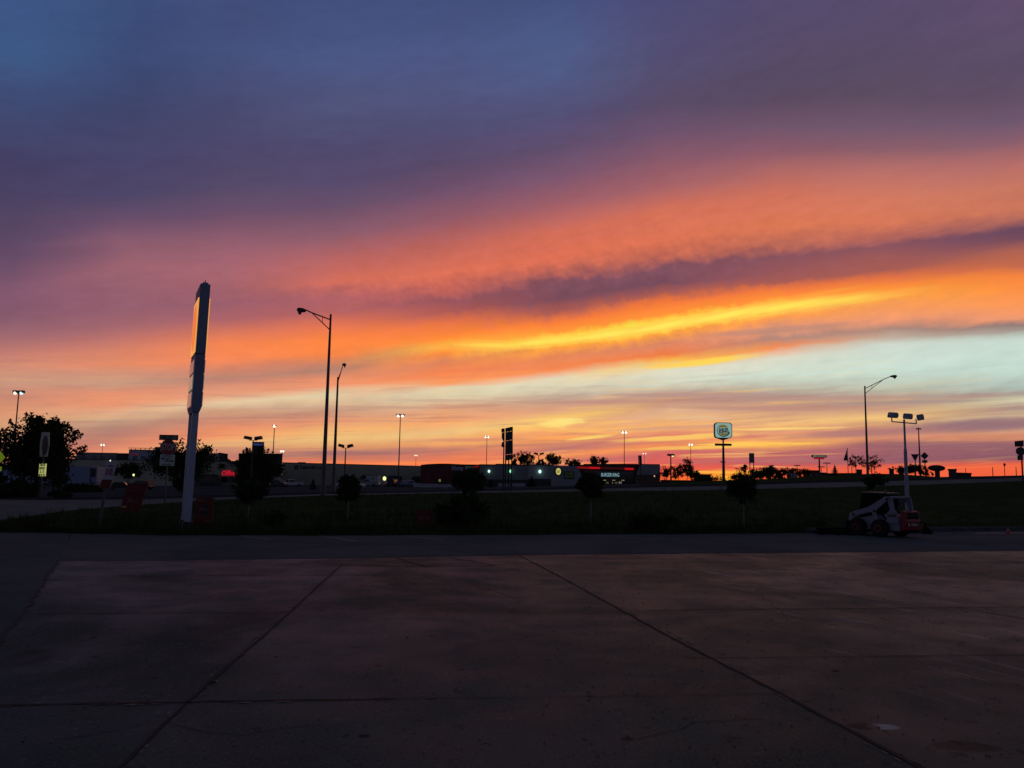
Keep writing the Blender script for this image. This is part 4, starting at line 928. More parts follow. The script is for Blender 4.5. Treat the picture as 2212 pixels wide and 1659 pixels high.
for px, top, D_, lab in ((E8(1520, 0)[0], E8(0, 908)[1], 100, 'thin bare post on the road crest left of the round marker'), (E8(1736, 0)[0], E8(0, 906)[1], 100, 'thin bare post on the road crest right of the round marker')):
    b, h = base_from_top(px, top, D_); t = thing('marker_post', b, lab, 'post', 'bare posts'); MB().tube((0, 0, -.2), (0, 0, h), .05, .04, 6).build('pole', DARKM, t)
for px, top, D_, lab in ((480, 1072, 40, 'thin dark stake on the bank just right of the red poster by the pylon'), (605, 1074, 40, 'thin dark stake on the bank right of the first young tree'), (905, 1066, 38, 'thin stake on the bank near the small dull red poster'), (1415, 1064, 40, 'thin stake on the bank right of the dense round young tree')):
    b, h = base_from_top(px, top, D_); t = thing('marker_post', b, lab, 'post', 'bare posts'); MB().tube((0, 0, -.2), (0, 0, h), .02, .018, 6).build('pole', DARKM, t)

# ------------------------------------------------------------------ tall signs
def H_(x, y): return (1504.2 + .096 * x, 893.6 + .096 * y)
D = 200; g = at(*H_(605, 690), D); zg = zt(g.x, D)
t = thing('restaurant_pole_sign', (g.x, D, zg), 'tall pole sign with a lit rounded square burger logo', 'pole sign')
S = lambda x, y: (at(*H_(x, y), D).x - g.x, at(*H_(x, y), D).z - zg)
MB().tube((0, 0, -.3), (0, 0, S(0, 690)[1]), .38, .25, 14).tube((0, 0, S(0, 690)[1]), (0, 0, S(0, 560)[1]), .2, .2, 12).build('pole', DARKM, t)
MB().box((0, 0, S(0, 688)[1]), (370 * .096 * D / F, .5, 50 * .096 * D / F)).build('reader_board', DARKM, t, .03)
cxs, czs = S(597, 378)
def rrect(w, h, r, n=6):
    out = []
    for (sx, sy, a0) in ((1, -1, -math.pi / 2), (1, 1, 0), (-1, 1, math.pi / 2), (-1, -1, math.pi)):
        for k in range(n + 1):
            a = a0 + k * math.pi / 2 / n; out.append((sx * (w - r) + r * math.cos(a), sy * (h - r) + r * math.sin(a)))
    return out
W2, H2 = 385 * .048 * D / F, 345 * .048 * D / F
q = [(x + cxs, z + czs) for x, z in rrect(W2 * 1.03, H2 * 1.03, .75)]
MB().prism(q, (-.45, .45)).build('cabinet', mat('cabinet_trim', (.16, .07, .05), .5), t)
BKF = mat('sign_face_lit', (.5, .6, .6), .4, emit=RGB(126, 162, 152), es=.95, noise=.12, nscale=.8)
fc = MB().prism([(x + cxs, z + czs) for x, z in rrect(W2 * .95, H2 * .95, .68)], (-.50, -.455)).build('lit_face', BKF, t)
MB().prism([(cxs - 1.5, czs - H2 * 1.02), (cxs + 1.4, czs - H2 * 1.02), (cxs + .9, czs - H2 - .25), (cxs + .25, czs - H2 - .45), (cxs - .3, czs - H2 - .45), (cxs - .9, czs - H2 - .25)], (-.4, .4)).build('neck', DARKM, t)
BUN = mat('bun_yellow', (.4, .3, .05), .5, emit=RGB(118, 100, 24), es=.85); NVY = mat('navy_crescent', (.02, .04, .08), .5, emit=RGB(10, 30, 48), es=.6); INK = mat('logo_ink', (.05, .01, .01), .5, emit=RGB(32, 12, 14), es=.6)
tl = .10
def cap(r, a0, a1, cut, mirror, y0):
    pts_ = []
    for k in range(15):
        a = a0 + (a1 - a0) * k / 14; pts_.append((r * math.cos(a), r * .98 * math.sin(a)))
    return [(cxs + .0 + x * math.cos(tl) - z * math.sin(tl), czs + y0 + x * math.sin(tl) + z * math.cos(tl)) for x, z in pts_]
MB().prism(cap(1.30, .50, 2.62, 0, 0, .12), (-.53, -.505)).build('upper_bun', BUN, fc)
MB().prism(cap(1.28, -2.6, -.62, 0, 0, -.02), (-.53, -.505)).build('lower_bun', BUN, fc)
m = MB(); vs = []; n = 26
for k in range(n + 1):
    a = 1.9 + (6.0 - 1.9) * k / n; th = .05 + .22 * math.sin(math.pi * min(1, k / n * .62 + .38 * k / n)) if k < n else .16; th = .08 + .26 * (k / n)
    for r in (1.5 - th / 2, 1.5 + th / 2): vs.append((cxs + r * math.cos(a), -.525, czs + r * .98 * math.sin(a)))
m.add(vs, [(2 * i, 2 * i + 1, 2 * i + 3, 2 * i + 2) for i in range(n)]); m.build('crescent', NVY, fc)
lettering('BURGER', .72, 2.35, INK, fc, (cxs + .02, -.56, czs + .30), bold=.03, rot=tl); lettering('KING', .92, 2.35, INK, fc, (cxs + .08, -.56, czs - .32), bold=.05, rot=tl)
# home store sign
D = 230; Mz = lambda x, y: (1663.4 + .072 * x, 964.4 + .072 * y); g = at(*Mz(1475, 380), D); zg = zt(g.x, D)
t = thing('store_pole_sign', (g.x, D, zg), 'black pole sign with white letters and a red strip beneath', 'pole sign')
S = lambda x, y: (at(*Mz(x, y), D).x - g.x, at(*Mz(x, y), D).z - zg)
MB().tube((0, 0, -.2), (0, 0, S(0, 350)[1]), .24, .2, 10).build('pole', DARKM, t)
c = S(1470, 292); pn = MB().box((c[0], 0, c[1]), (31.5 * D / F, .4, 5.6 * D / F)).build('black_panel', SB, t)
lettering('MENARDS', .62, 3.5, mat('lit_letters_white', (.6, .6, .6), .5, emit=RGB(130, 136, 120), es=.6), pn, (c[0], -.24, c[1]), bold=.02)
c = S(1470, 358); MB().box((c[0], 0, c[1]), (21.5 * D / F, .35, 3.4 * D / F)).build('red_panel', mat('red_strip_lit', (.4, .02, .03), .5, emit=RGB(150, 16, 30), es=.8), t)
# grey panel sign
D = 165; g = at(1651, 1002, D); g = at(1415.7 + .16 * 1302, 1005, D); zg = zt(g.x, D)
t = thing('panel_sign', (g.x, D, zg), 'blank upright grey panel on two legs right of the burger sign', 'panel sign')
S = lambda x, y: (at(1415.7 + .16 * x, 884.8 + .16 * y, D).x - g.x, at(1415.7 + .16 * x, 884.8 + .16 * y, D).z - zg)
a, b_ = S(1268, 718), S(1332, 588); MB().box(((a[0] + b_[0]) / 2, 0, (a[1] + b_[1]) / 2), (b_[0] - a[0], .3, b_[1] - a[1])).build('panel', mat('grey_panel', (.10, .09, .12), .6), t)
MB().box(((a[0] + b_[0]) / 2, -.16, (a[1] + b_[1]) / 2), ((b_[0] - a[0]) * .82, .02, (b_[1] - a[1]) * .9)).build('panel_face', mat('grey_panel_face', (.16, .15, .19), .5), t)
for x in (a[0] + .12, b_[0] - .12): MB().box((x, 0, (a[1] - .2) / 2), (.14, .14, a[1] + .2)).build('leg', DARKM, t)
# leaning slab sign by the restaurant
D = 150; b, h = base_from_top(1385, 984, D); t = thing('edge_on_sign', b, 'thin black sign seen edge on, leaning left over the restaurant roof', 'sign', tilt=(0, -.05), rz=0)
MB().box((0, 0, h - .85), (.42, 1.6, 1.75)).build('panel', SB, t); MB().box((0, 0, (h - 1.6) / 2), (.16, .2, h - 1.5)).build('pole', DARKM, t)
# oval sign
D = 128; g = at(2023, 1011, D); zg = zt(g.x, D); t = thing('oval_sign', (g.x, D, zg), 'wide dark oval sign on a stubby base near the right', 'sign')
S = lambda px, py: (at(px, py, D).x - g.x, at(px, py, D).z - zg); c = S(2023, 1011.3)
MB().prism([(c[0] + 18.6 * D / F * math.cos(k * math.pi / 16), c[1] + 6.7 * D / F * math.sin(k * math.pi / 16)) for k in range(32)], (-.12, .12)).build('oval_panel', SB, t, .04)
MB().box((c[0] + .1, 0, (c[1] - .3) / 2), (.62, .4, c[1] - .1)).build('base', DARKM, t)
for px in (2017.6, 2037): MB().box((S(px, 1)[0], 0, c[1] / 2), (.06, .06, c[1] + .2)).build('leg', DARKM, t)
# flag
D = 170; b, h = base_from_top(1830.5, 969, D); t = thing('flagpole', b, 'thin flagpole on the skyline with a limp flag', 'flagpole')
MB().tube((0, 0, -.2), (0, 0, h), .09, .05, 8).ball((0, 0, h), .12).build('pole', GALV, t)
m = MB(); vs = []; FL = []
for j in range(9):
    z = h - .3 - j * .27; wd = .12 + .095 * j ** 1.0 * (1 if j < 8 else .8)
    for i in range(7): vs.append((-.05 - wd * i / 6, .10 * math.sin(i * 1.7 + j * .5), z - .10 * i / 6 * (j > 5)))
m.add(vs, [(j * 7 + i, j * 7 + i + 1, j * 7 + i + 8, j * 7 + i + 7) for j in range(8) for i in range(6)], True); f_ = m.build('flag', mat('flag_cloth', (.10, .08, .12), .8, noise=.6, nscale=4), t)
sol = f_.modifiers.new('s', 'SOLIDIFY'); sol.thickness = .01

# ------------------------------------------------------------------ buildings
BEI = mat('beige_block', (.42, .38, .31), .9, nscale=.3, noise=.12); DKB = mat('dark_cladding', (.05, .045, .05), .9, nscale=.5); LGR = mat('light_grey_wall', (.30, .29, .34), .85, nscale=.3, noise=.1)
BLW = mat('blue_white_wall', (.30, .34, .46), .8, nscale=.3, noise=.1); BRK = mat('brown_brick', (.14, .085, .07), .9, nscale=1.); GRW = mat('grey_wall', (.22, .21, .24), .9, nscale=.3, noise=.12)
DRD = mat('dark_red_wall', (.13, .03, .035), .85, nscale=.4); ROOF = mat('roof_edge', (.03, .02, .02), .9)
def bl_origin(px0, px1, D):
    a = at(px0, 1030, D); c = at(px1, 1030, D); X = (a.x + c.x) / 2; return Vector((X, D, zt(X, D)))
class BLD:
    def __init__(s, name, label, px0, px1, D, cat='building', group=None):
        s.D = D; s.o = bl_origin(px0, px1, D); k = s.o.x / s.o.y; s.fn = lambda a, b_, c: (a + c * k, c, b_); s.t = thing(name, s.o, label, cat, group)
    def L(s, px, py, dy=0): a = at(px, py, s.D); return a.x - s.o.x, a.z - s.o.z
    def wall(s, px0, px1, pyt, depth, m_, name='wall', dy=0, pyt2=None, cap=True, zb=-.6):
        x0 = s.L(px0, pyt)[0]; x1 = s.L(px1, pyt2 or pyt)[0]; z = s.L(px0, pyt)[1]; z2 = s.L(px1, pyt2 or pyt)[1]; z2 = z if pyt2 is None else z2
        o = MB().prism([(x0, zb), (x1, zb), (x1, z2), (x0, z)], (dy, dy + depth), s.fn).build(name, m_, s.t)
        if cap: MB().prism([(x0 - .1, z), (x1 + .1, z2), (x1 + .1, z2 + .22), (x0 - .1, z + .22)], (dy - .12, dy + depth + .1), s.fn).build('parapet_cap', ROOF, s.t)
        return o
    def panel(s, px0, px1, py0, py1, m_, name, dy=-.06, th=.05, parent=None):
        x0, z1 = s.L(px0, py0); x1, z0 = s.L(px1, py1)
        return MB().prism([(x0, z0), (x1, z0), (x1, z1), (x0, z1)], (dy - th, dy), s.fn).build(name, m_, parent or s.t)
    def poly(s, pts, d, m_, name): return MB().prism([s.L(*p) for p in pts], d, s.fn).build(name, m_, s.t)
    def text(s, txt, px0, px1, py, size, m_, parent=None, dy=-.15, bold=.0, shear=0):
        x0, z = s.L(px0, py); x1 = s.L(px1, py)[0]; return lettering(txt, size, x1 - x0, m_, parent or s.t, ((x0 + x1) / 2, dy, z), bold=bold, shear=shear)
# hotel behind
b = BLD('hotel', 'pale multi level block with square windows and roof trellis, behind the beige store', 165, 492, 300)
WIN = mat('dim_window', (.03, .035, .05), .2, spec=.6)
b.wall(165, 252, 978.2, 14, GRW, pyt2=979.6)
for px in (178, 199, 217, 236): b.panel(px, px + 8, 985.5, 991, WIN, 'window')
b.wall(252, 279, 980, 13, DKB, 'dark_bay')
w_ = b.wall(279, 335, 972.4, 16, BLW, 'blue_bay', -2, pyt2=973.3)
for px in (287, 305, 323): b.panel(px, px + 8.5, 985, 992, WIN, 'window', -2.06)
b.text('COURTYARD', 288, 305, 981.5, .8, mat('hotel_red', (.4, .03, .05), .5, emit=RGB(120, 14, 30), es=.6), dy=-2.2, bold=.02)
b.panel(278, 337, 967.6, 969.4, ROOF, 'trellis_roof', -1, 2)
for px in (283, 292, 303, 313, 322, 331): b.panel(px, px + 1.4, 969.4, 972.6, ROOF, 'trellis_post', -1.5, .3)
b.wall(335, 380, 966.8, 16, DKB, 'dark_bay', -1)
b.wall(380, 448, 979, 14, GRW); b.wall(448, 474.5, 980.4, 13, LGR, 'wall', -.4); b.wall(474.5, 491.8, 979, 14, DKB, 'dark_bay', -.8, pyt2=982)
# beige store
b = BLD('beige_store', 'long plain beige store wall behind the trailer, stop sign and pylon', 118, 516, 235)
b.wall(118, 516, 992, 40, BEI, pyt2=997.5)
b.wall(423, 468, 1026, 4, BRK, 'entrance_block', -4.2)
b.panel(430, 461, 1034, 1049, GLASS, 'entrance_glass', -4.26)
NEON = mat('red_neon', (.5, .02, .05), .4, emit=(.7, .01, .03), es=.65)
b.text('Office', 479, 508, 1022, 1.9, NEON, bold=.05, shear=.3, dy=-.3)
b.panel(478, 516, 1030, 1042, GLASS, 'shopfront')
def wall_lamp(px, py, D, m_, r, label, cat='wall lamp'):
    a = at(px, py, D); t = thing('wall_lamp', a, label, cat, 'small lit lamps on the store walls')
    MB().box((0, .12, .05), (.3, .24, .25)).build('housing', DARKM, t); MB().ball((0, -.05, 0), (r, r, r * 1.25), 12, 8).build('lens', m_, t)
wall_lamp(289, 1026, 118, LAMPY, .14, 'yellow white lamp shining through the small round tree')
wall_lamp(238.5, 995, 234.5, LAMP, .16, 'tiny white lamp above the narrow ten banner')
wall_lamp(580, 1016, 214.5, mat('lamp_dim', (.4, .4, .4), .5, emit=RGB(150, 160, 140), es=.8), .28, 'dim lamp glimpsed through the right side of the big ragged tree')
wall_lamp(745.4, 1031.6, 200, LAMPG, .3, 'green white lamp just above the round young tree by the second street lamp')
wall_lamp(830.6, 1033.6, 205, LAMPY, .42, 'yellow green lamp between the two store awnings')
wall_lamp(1056.3, 1018, 199.6, LAMPG, .28, 'leftmost green white lamp on the grey restaurant wing')
wall_lamp(1103, 1017.8, 199.6, LAMPG2, .30, 'greenest lamp on the grey wing, behind the right leg of the route signs')
wall_lamp(1166.2, 1018.6, 199.6, LAMPG, .34, 'brightest green white lamp on the grey wing, left of the round logo')
wall_lamp(1413.6, 1028.4, 198, LAMPW, .15, 'small orange lamp at the right end of the restaurant')
wall_lamp(950, 1038, 199, mat('lamp_olive', (.4, .4, .2), .5, emit=RGB(110, 110, 50), es=.7), .3, 'dull yellow lamp under the dark red store front')
wall_lamp(1299.6, 1047.3, 190, LAMPW, .12, 'tiny pinkish lamp low beside the dense round young tree')
# dark block
b = BLD('dark_store', 'tall dark store front block partly hidden by the big ragged tree', 516, 610, 216)
b.wall(516, 610.5, 981, 30, DKB, pyt2=981.6)
b.panel(585, 606, 1029, 1046, BEI, 'entrance_column'); b.panel(565, 583, 1034, 1046, GLASS, 'shopfront')
# blue sign
D = 170; g = at(557.5, 965, D); zg = zt(g.x, D); t = thing('roadside_cabinet_sign', (g.x, D, zg), 'black cabinet sign with dim blue lettering above the big ragged tree', 'pole sign')
w = 24.5 * D / F; zt1 = at(557, 954.4, D).z - zg; zb1 = at(557, 985, D).z - zg
cb = MB().box((0, 0, (zt1 + zb1) / 2), (w, .5, zt1 - zb1)).build('cabinet', SB, t, .03)
lettering('TOWNELL-UP', .62, w * .82, mat('blue_letters', (.1, .15, .5), .5, emit=RGB(48, 66, 130), es=.9), cb, (0, -.28, zt1 - .6), bold=.015)
for s in (-1, 1): MB().box((s * w * .42, 0, zb1 / 2 - .1), (.2, .2, zb1 + .2)).build('leg', DARKM, t)
# long store
b = BLD('long_store', 'very long low tan store with dark awnings across the middle distance', 610, 915, 262)
b.wall(610, 915, 1000, 25, BEI, pyt2=1008)
for (p0, p1, y) in ((642, 658, 998), (676.6, 692, 1000.3), (766, 780, 1002.8)): b.panel(p0, p1, y, y + 6, ROOF, 'rooftop_unit', 6, 4)
SGD = mat('dark_letters', (.02, .018, .02), .8)
b.text('@ Fabric&Crafts', 635.5, 704.7, 1009, 1.6, SGD, bold=.02)
for (p0, p1, y0, y1) in ((782, 816, 1026, 1034.5), (841, 867, 1027.5, 1037), (892, 920, 1028.5, 1037.5)):
    x0, z1 = b.L(p0, y0); x1, z0 = b.L(p1, y1)
    MB().add([(x0, 0, z1), (x1, 0, z1), (x1 + .5, -2, z0), (x0 - .5, -2, z0), (x0, 0, z0 - .1), (x1, 0, z0 - .1)], [(0, 1, 2, 3), (0, 3, 4), (1, 5, 2), (3, 2, 5, 4)]).build('awning', DKB, b.t)
    b.panel(p0 + 3, p1 - 3, y1 + 1, 1049, GLASS, 'shop_window')
# dark red store
b = BLD('red_store', 'dark red store front with an arched roof line and pale script lettering', 909, 1036, 240)
x0 = b.L(909, 1005)[0]; x1 = b.L(1036, 1005)[0]
arc = [b.L(909 + (1036 - 909) * k / 10, [1006, 1004.6, 1003.8, 1003.3, 1003.2, 1003.5, 1004.2, 1004.8, 1005, 1005.2, 1005.4][k]) for k in range(11)]
MB().prism([(x0, -.6), (x1, -.6)] + arc[::-1], (0, 40)).build('wall', DRD, b.t)
MB().prism(arc + [(x, z + .25) for x, z in arc[::-1]], (-.2, .3)).build('parapet_cap', ROOF, b.t)
b.text('Home', 975, 1000, 1011.5, 2.2, mat('home_letters', (.2, .22, .3), .5, emit=RGB(34, 38, 62), es=.7), shear=.25, bold=.02)
b.text('STYLE', 1005, 1024, 1010.5, 1.2, mat('style_letters', (.2, .25, .25), .5, emit=RGB(40, 62, 66), es=.6), bold=.02)
b.panel(1025, 1033, 1006.5, 1009.5, mat('red_glow', (.4, .02, .02), .5, emit=RGB(150, 10, 10), es=.7), 'red_light_strip')
for px in (945, 952, 960, 1060): 
    if px < 1036: b.panel(px, px + 5, 1036, 1048, GLASS, 'shop_window')
# restaurant
b = BLD('burger_restaurant', 'low grey fast food restaurant with red light bands and lit white name', 1036, 1426, 200)
b.wall(1036, 1071, 1004.6, 20, GRW); b.wall(1071, 1141, 1004.4, 22, GRW, 'wall', -.05); b.panel(1071, 1110, 1001.5, 1004, ROOF, 'roof_screen', 4, 3)
b.wall(1141, 1190, 1004.6, 20, LGR, 'wall', .1)
b.poly([(1190, 1005.5), (1243.5, 1006.5), (1250, 1014), (1256.5, 1026), (1262, 1054), (1190, 1054)], (-.6, 18), LGR, 'wall')
b.panel(1036, 1141, 1035, 1052, DKB, 'stone_base', -.06, .12); b.panel(1141, 1189.5, 1034, 1052, DKB, 'stone_base', -.0, .12)
b.poly([(1256, 1003.5), (1372, 1002), (1425.6, 1003), (1425.6, 1054), (1240, 1054), (1244, 1008)], (1.2, 20), DKB, 'core_wall')
b.poly([(1262, 1001.8), (1344, 1001.6), (1426.5, 1002.6), (1426.5, 1004), (1262, 1003.6)], (1.0, 20.1), ROOF, 'roof_cap')
b.poly([(1383, 1004.2), (1425.6, 1004.4), (1425.6, 1025.6), (1374.5, 1025.6)], (-.4, 1.1), LGR, 'wall')
b.poly([(1374.5, 1026), (1425.6, 1026), (1425.6, 1054), (1371.7, 1054), (1371.7, 1033)], (-.3, 1.1), BRK, 'lower_wall')
RDL = mat('red_band_lit', (.5, .02, .02), .4, emit=RGB(196, 16, 22), es=.8); RDD = mat('red_band_dim', (.12, .008, .01), .5, emit=RGB(70, 8, 10), es=.5)
b.poly([(1245.6, 1007.6), (1273, 1008.3), (1273, 1012.8), (1249, 1012.2)], (-.3, -.02), mat('red_band_mid', (.3, .01, .01), .4, emit=RGB(130, 14, 18), es=.8), 'light_band')
b.poly([(1273, 1008.3), (1296, 1009), (1296, 1013), (1273, 1012.8)], (-.3, -.02), RDL, 'light_band')
b.poly([(1296, 1009), (1349.5, 1010.6), (1349.5, 1014.8), (1296, 1013)], (-.3, -.02), RDD, 'light_band')
b.poly([(1349.5, 1010.6), (1368.5, 1011), (1368.5, 1015.4), (1349.5, 1014.8)], (-.3, -.02), RDL, 'light_band')
b.panel(1262, 1369, 1017, 1050, GLASS, 'front_glazing', .9, .3)
for px in (1285, 1296, 1310, 1325, 1340, 1355): b.panel(px, px + .8, 1033, 1050, DKB, 'mullion', .55, .1)
BKL = mat('name_letters_lit', (.5, .7, .7), .5, emit=RGB(150, 196, 202), es=.75)
b.text('BURGER KING', 1298.8, 1337.4, 1025.8, 1.25, BKL, dy=-.1)
CEIL = mat('ceiling_lamp', (.5, .5, .4), .5, emit=RGB(130, 122, 84), es=.9); MENU = mat('menu_glow', (.4, .35, .2), .5, emit=RGB(90, 76, 34), es=.6)
for px in (1303, 1323, 1343): b.panel(px, px + 6, 1036.6, 1038.4, CEIL, 'interior_lamp', .56, .06)
for px, w in ((1309, 6), (1322, 3), (1329, 5)): b.panel(px, px + w, 1041, 1045, MENU, 'menu_screen', .56, .06)
b.panel(1337, 1343, 1040, 1045, mat('menu_white', (.5, .5, .5), .5, emit=RGB(110, 112, 100), es=.7), 'menu_screen', .56, .06)
x, z = b.L(1205.7, 1018.4)
dsc = lambda r, q: [(x + r * math.cos(k * math.pi / 14), z + q * math.sin(k * math.pi / 14)) for k in range(28)]
rd = MB().prism(dsc(.95, 1.05), (-.9, -.65)).build('round_logo', SB, b.t)
MB().prism(dsc(.62, .84), (-.96, -.905)).build('logo_disc', mat('logo_disc_lit', (.6, .6, .3), .5, emit=RGB(206, 200, 110), es=.8, noise=.2, nscale=3), rd)
MB().prism([(x - .45, z + .18), (x + .42, z + .30), (x + .42, z + .05), (x - .45, z - .08)], (-.99, -.965)).prism([(x - .42, z - .16), (x + .40, z - .04), (x + .36, z - .28), (x - .38, z - .38)], (-.99, -.965)).build('logo_lettering', mat('logo_brown', (.3, .2, .05), .5, emit=RGB(150, 128, 40), es=.7), rd)
bd = b.panel(1218.3, 1240, 1018.4, 1034.4, SB, 'poster_board', -.65, .15)
b.text('NOW HIRING', 1220, 1238, 1023, .75, mat('board_green', (.1, .13, .05), .5, emit=RGB(34, 42, 16), es=.7), bd, -.86, .02); b.text('OPEN LATE', 1220, 1238, 1029.5, .75, MATS['board_green'], bd, -.86, .02)
# far buildings right
b = BLD('home_store', 'dark walled distant store with pale letters behind the bushes right of the burger sign', 1742, 1860, 250)
b.wall(1742, 1769, 1017, 12, DRD); b.wall(1769.2, 1786, 1022, 12, DKB, 'wall', .2); b.wall(1786.2, 1862, 1023.6, 20, DKB, 'wall', .4, pyt2=1023)
b.text('E S', 1748, 1767, 1027.5, 1.4, mat('pale_letters', (.22, .24, .3), .7), bold=.03); b.text('H A', 1770, 1786, 1028, 1.1, MATS['pale_letters'], bold=.03, dy=.0)
b = BLD('pale_shed', 'pale grey shed glimpsed behind the utility pole', 1702, 1723, 240); b.wall(1702, 1723, 1021.5, 8, LGR)
b = BLD('flat_roof_building', 'small flat box building left of the street lamp behind the loader', 1850, 1863, 240); b.wall(1850, 1862, 1015.5, 6, DKB)
b = BLD('flat_roof_building', 'tiny building with a chimney right of the street lamp behind the loader', 1920, 1932, 200); b.wall(1920.5, 1931, 1014.5, 6, DKB); b.wall(1927.5, 1930.2, 1009.6, 1, DKB, 'chimney', 1)
b = BLD('flat_roof_building', 'two part flat building right of the oval sign, tall end on its left', 2048, 2098, 135); b.wall(2048.7, 2065.5, 1015.6, 5, mat('shed_wall', (.08, .07, .09), .9)); b.wall(2065.7, 2098, 1023.4, 6, DKB, 'wall', .2, pyt2=1024.4)
b = BLD('low_building', 'long low dark building under the trees left of the burger sign pole', 1427, 1552, 240); b.wall(1427, 1528, 1038, 10, DKB); b.wall(1500, 1536, 1025.5, 10, DKB, 'wall', 2)

# pale slatted fences
def fence(px0, px1, py0, py1, D, label, n):
    b = BLD('slatted_fence', label, px0, px1, D, 'fence', 'pale slatted fences')
    x0, z1 = b.L(px0, py0); x1 = b.L(px1, py0)[0]; m = MB(); rng = random.Random(n)
    for k in range(n):
        x = x0 + (x1 - x0) * (k + .5) / n; m.box((x, 0, z1 / 2 + rng.uniform(-.04, .04)), ((x1 - x0) / n * .55, .05, z1))
    m.build('slats', mat('vinyl_white', (.5, .5, .6), .6), b.t); MB().box(((x0 + x1) / 2, .06, z1 * .8), (x1 - x0, .05, .1)).box(((x0 + x1) / 2, .06, z1 * .25), (x1 - x0, .05, .1)).build('rails', MATS['vinyl_white'], b.t)
fence(893, 980, 1044.5, 1060, 150, 'long pale slatted fence beneath the dark red store', 40)
fence(1076, 1102, 1044, 1055, 170, 'pale slatted fence left of the route sign legs', 12)
fence(1107, 1135, 1043.5, 1055, 170, 'pale slatted fence right of the route sign legs', 12)

# ------------------------------------------------------------------ vehicles
def wheel(t, x, y, r, w=.22, rimc=None):
    ty = MB().tube((x, y - w / 2, r), (x, y + w / 2, r), r, None, 18).build('wheel', BLACK, t)
    MB().tube((x, y - w / 2 - .02, r), (x, y + w / 2 + .02, r), r * .58, None, 14).build('rim', rimc or GALV, ty); return ty
def vehicle(kind, px, py, D, rz, col, label, grp='vehicles parked by the stores', z=None):
    a = at(px, py, D); zg = zt(a.x, D) if z is None else z
    t = thing({'sedan': 'parked_car', 'suv': 'parked_car', 'pickup': 'pickup_truck', 'camper': 'camper_truck'}[kind], (a.x, D, zg), label, 'car' if kind in ('sedan', 'suv') else 'truck', grp, rz=rz)
    m_ = mat('car_' + '_'.join('%03d' % int(c * 999) for c in col), col, .35, noise=.05, spec=.6)
    if kind == 'sedan': L_, W, low, hi, c0, c1, f0, f1 = 4.5, 1.75, .85, 1.42, -1.6, 1.05, -1.0, .45
    elif kind == 'suv': L_, W, low, hi, c0, c1, f0, f1 = 4.6, 1.85, 1.0, 1.72, -2.15, 1.1, -1.9, .5
    else: L_, W, low, hi, c0, c1, f0, f1 = 5.5, 1.95, 1.05, 1.82, -.6, 1.35, -.45, .75
    h2 = L_ / 2
    prof = [(-h2, .35), (-h2 - .03, .6), (-h2 + .05, low), (c0, low + .04), (c1, low + .02), (h2 - .25, low - .12), (h2, .62), (h2 - .03, .32)]
    MB().prism(prof, W, lambda a, b_, c: (a, c, b_)).build('body', m_, t, .06)
    ins = .16
    vs = []
    for y, k in ((-W / 2 + .04, 0), (W / 2 - .04, 0)):
        vs += [(c0, y, low + .02), (c1, y, low + .02), (f1, y * (1 - ins), hi), (f0, y * (1 - ins), hi)]
    MB().add(vs, [(0, 1, 2, 3), (7, 6, 5, 4), (3, 2, 6, 7), (1, 5, 6, 2), (0, 3, 7, 4)]).build('cabin', m_, t, .04)
    for s in (-1, 1):
        y = s * (W / 2 - .03); yt = s * ((W / 2 - .04) * (1 - ins) + .012)
        q = [(c0 + .2, y, low + .08), (c1 - .18, y, low + .08), (f1 - .08, yt, hi - .08), (f0 + .05, yt, hi - .08)]
        MB().add(q, [(0, 1, 2, 3)]).build('side_window', GLASS, t)
    MB().add([(c1 + .01, -W * .42, low + .06), (c1 + .01, W * .42, low + .06), (f1 + .03, W * .36, hi - .05), (f1 + .03, -W * .36, hi - .05)], [(0, 1, 2, 3)]).build('windscreen', GLASS, t)
    wr = .33 if kind in ('sedan',) else .38
    for x in (-h2 * .6, h2 * .62):
        for s in (-1, 1): wheel(t, x, s * (W / 2 - .1), wr)
    for s in (-1, 1):
        MB().box((h2 - .03, s * W * .36, .68), (.08, .3, .16)).build('headlight', DULLW, t); MB().box((-h2 + .0, s * W * .38, .75), (.08, .22, .2)).build('tail_light', REDP, t)
    if kind == 'camper':
        MB().prism([(-h2, 1.1), (-.55, 1.1), (-.45, 1.7), (.3, 1.95), (.35, 2.6), (-h2 + .1, 2.65)], 2.05, lambda a, b_, c: (a, c, b_)).build('camper_box', DULLW, t, .06)
        MB().box((-1.4, -1.035, 1.95), (.8, .02, .35)).build('camper_window', GLASS, t); MB().box((-1.4, 1.035, 1.95), (.8, .02, .35)).build('camper_window', GLASS, t)
    return t
WH = (.45, .46, .52); BK = (.01, .01, .012); SL = (.2, .21, .24); BLU = (.10, .14, .28)
vehicle('sedan', 262, 1046, 148, .3, BK, 'black saloon car parked left under the small round tree')
vehicle('suv', 304, 1046, 146, 2.9, (.012, .012, .016), 'black suv parked behind the leaning red poster')
vehicle('sedan', 580, 1050, 195, .5, BK, 'black car under the big ragged tree')
vehicle('suv', 601, 1050, 190, -.3, (.02, .02, .025), 'dark suv just left of the white pickup')
vehicle('pickup', 630, 1050, 205, math.pi + .6, WH, 'white pickup truck parked alone before the long store')
vehicle('camper', 796, 1052, 195, math.pi - .2, (.3, .3, .32), 'pale pickup with a camper box parked under the awning')
vehicle('sedan', 832, 1050, 200, 1.2, (.35, .33, .4), 'pale saloon car below the yellow green lamp')
vehicle('suv', 851, 1050, 190, 1.3, BK, 'black suv left of the tall slim twin lamp pole')
vehicle('sedan', 870, 1050, 185, 1.0, (.015, .015, .02), 'black saloon car right of the tall slim twin lamp pole')
vehicle('sedan', 886, 1051, 178, .9, BLU, 'blue saloon car at the end of the row by the long fence')
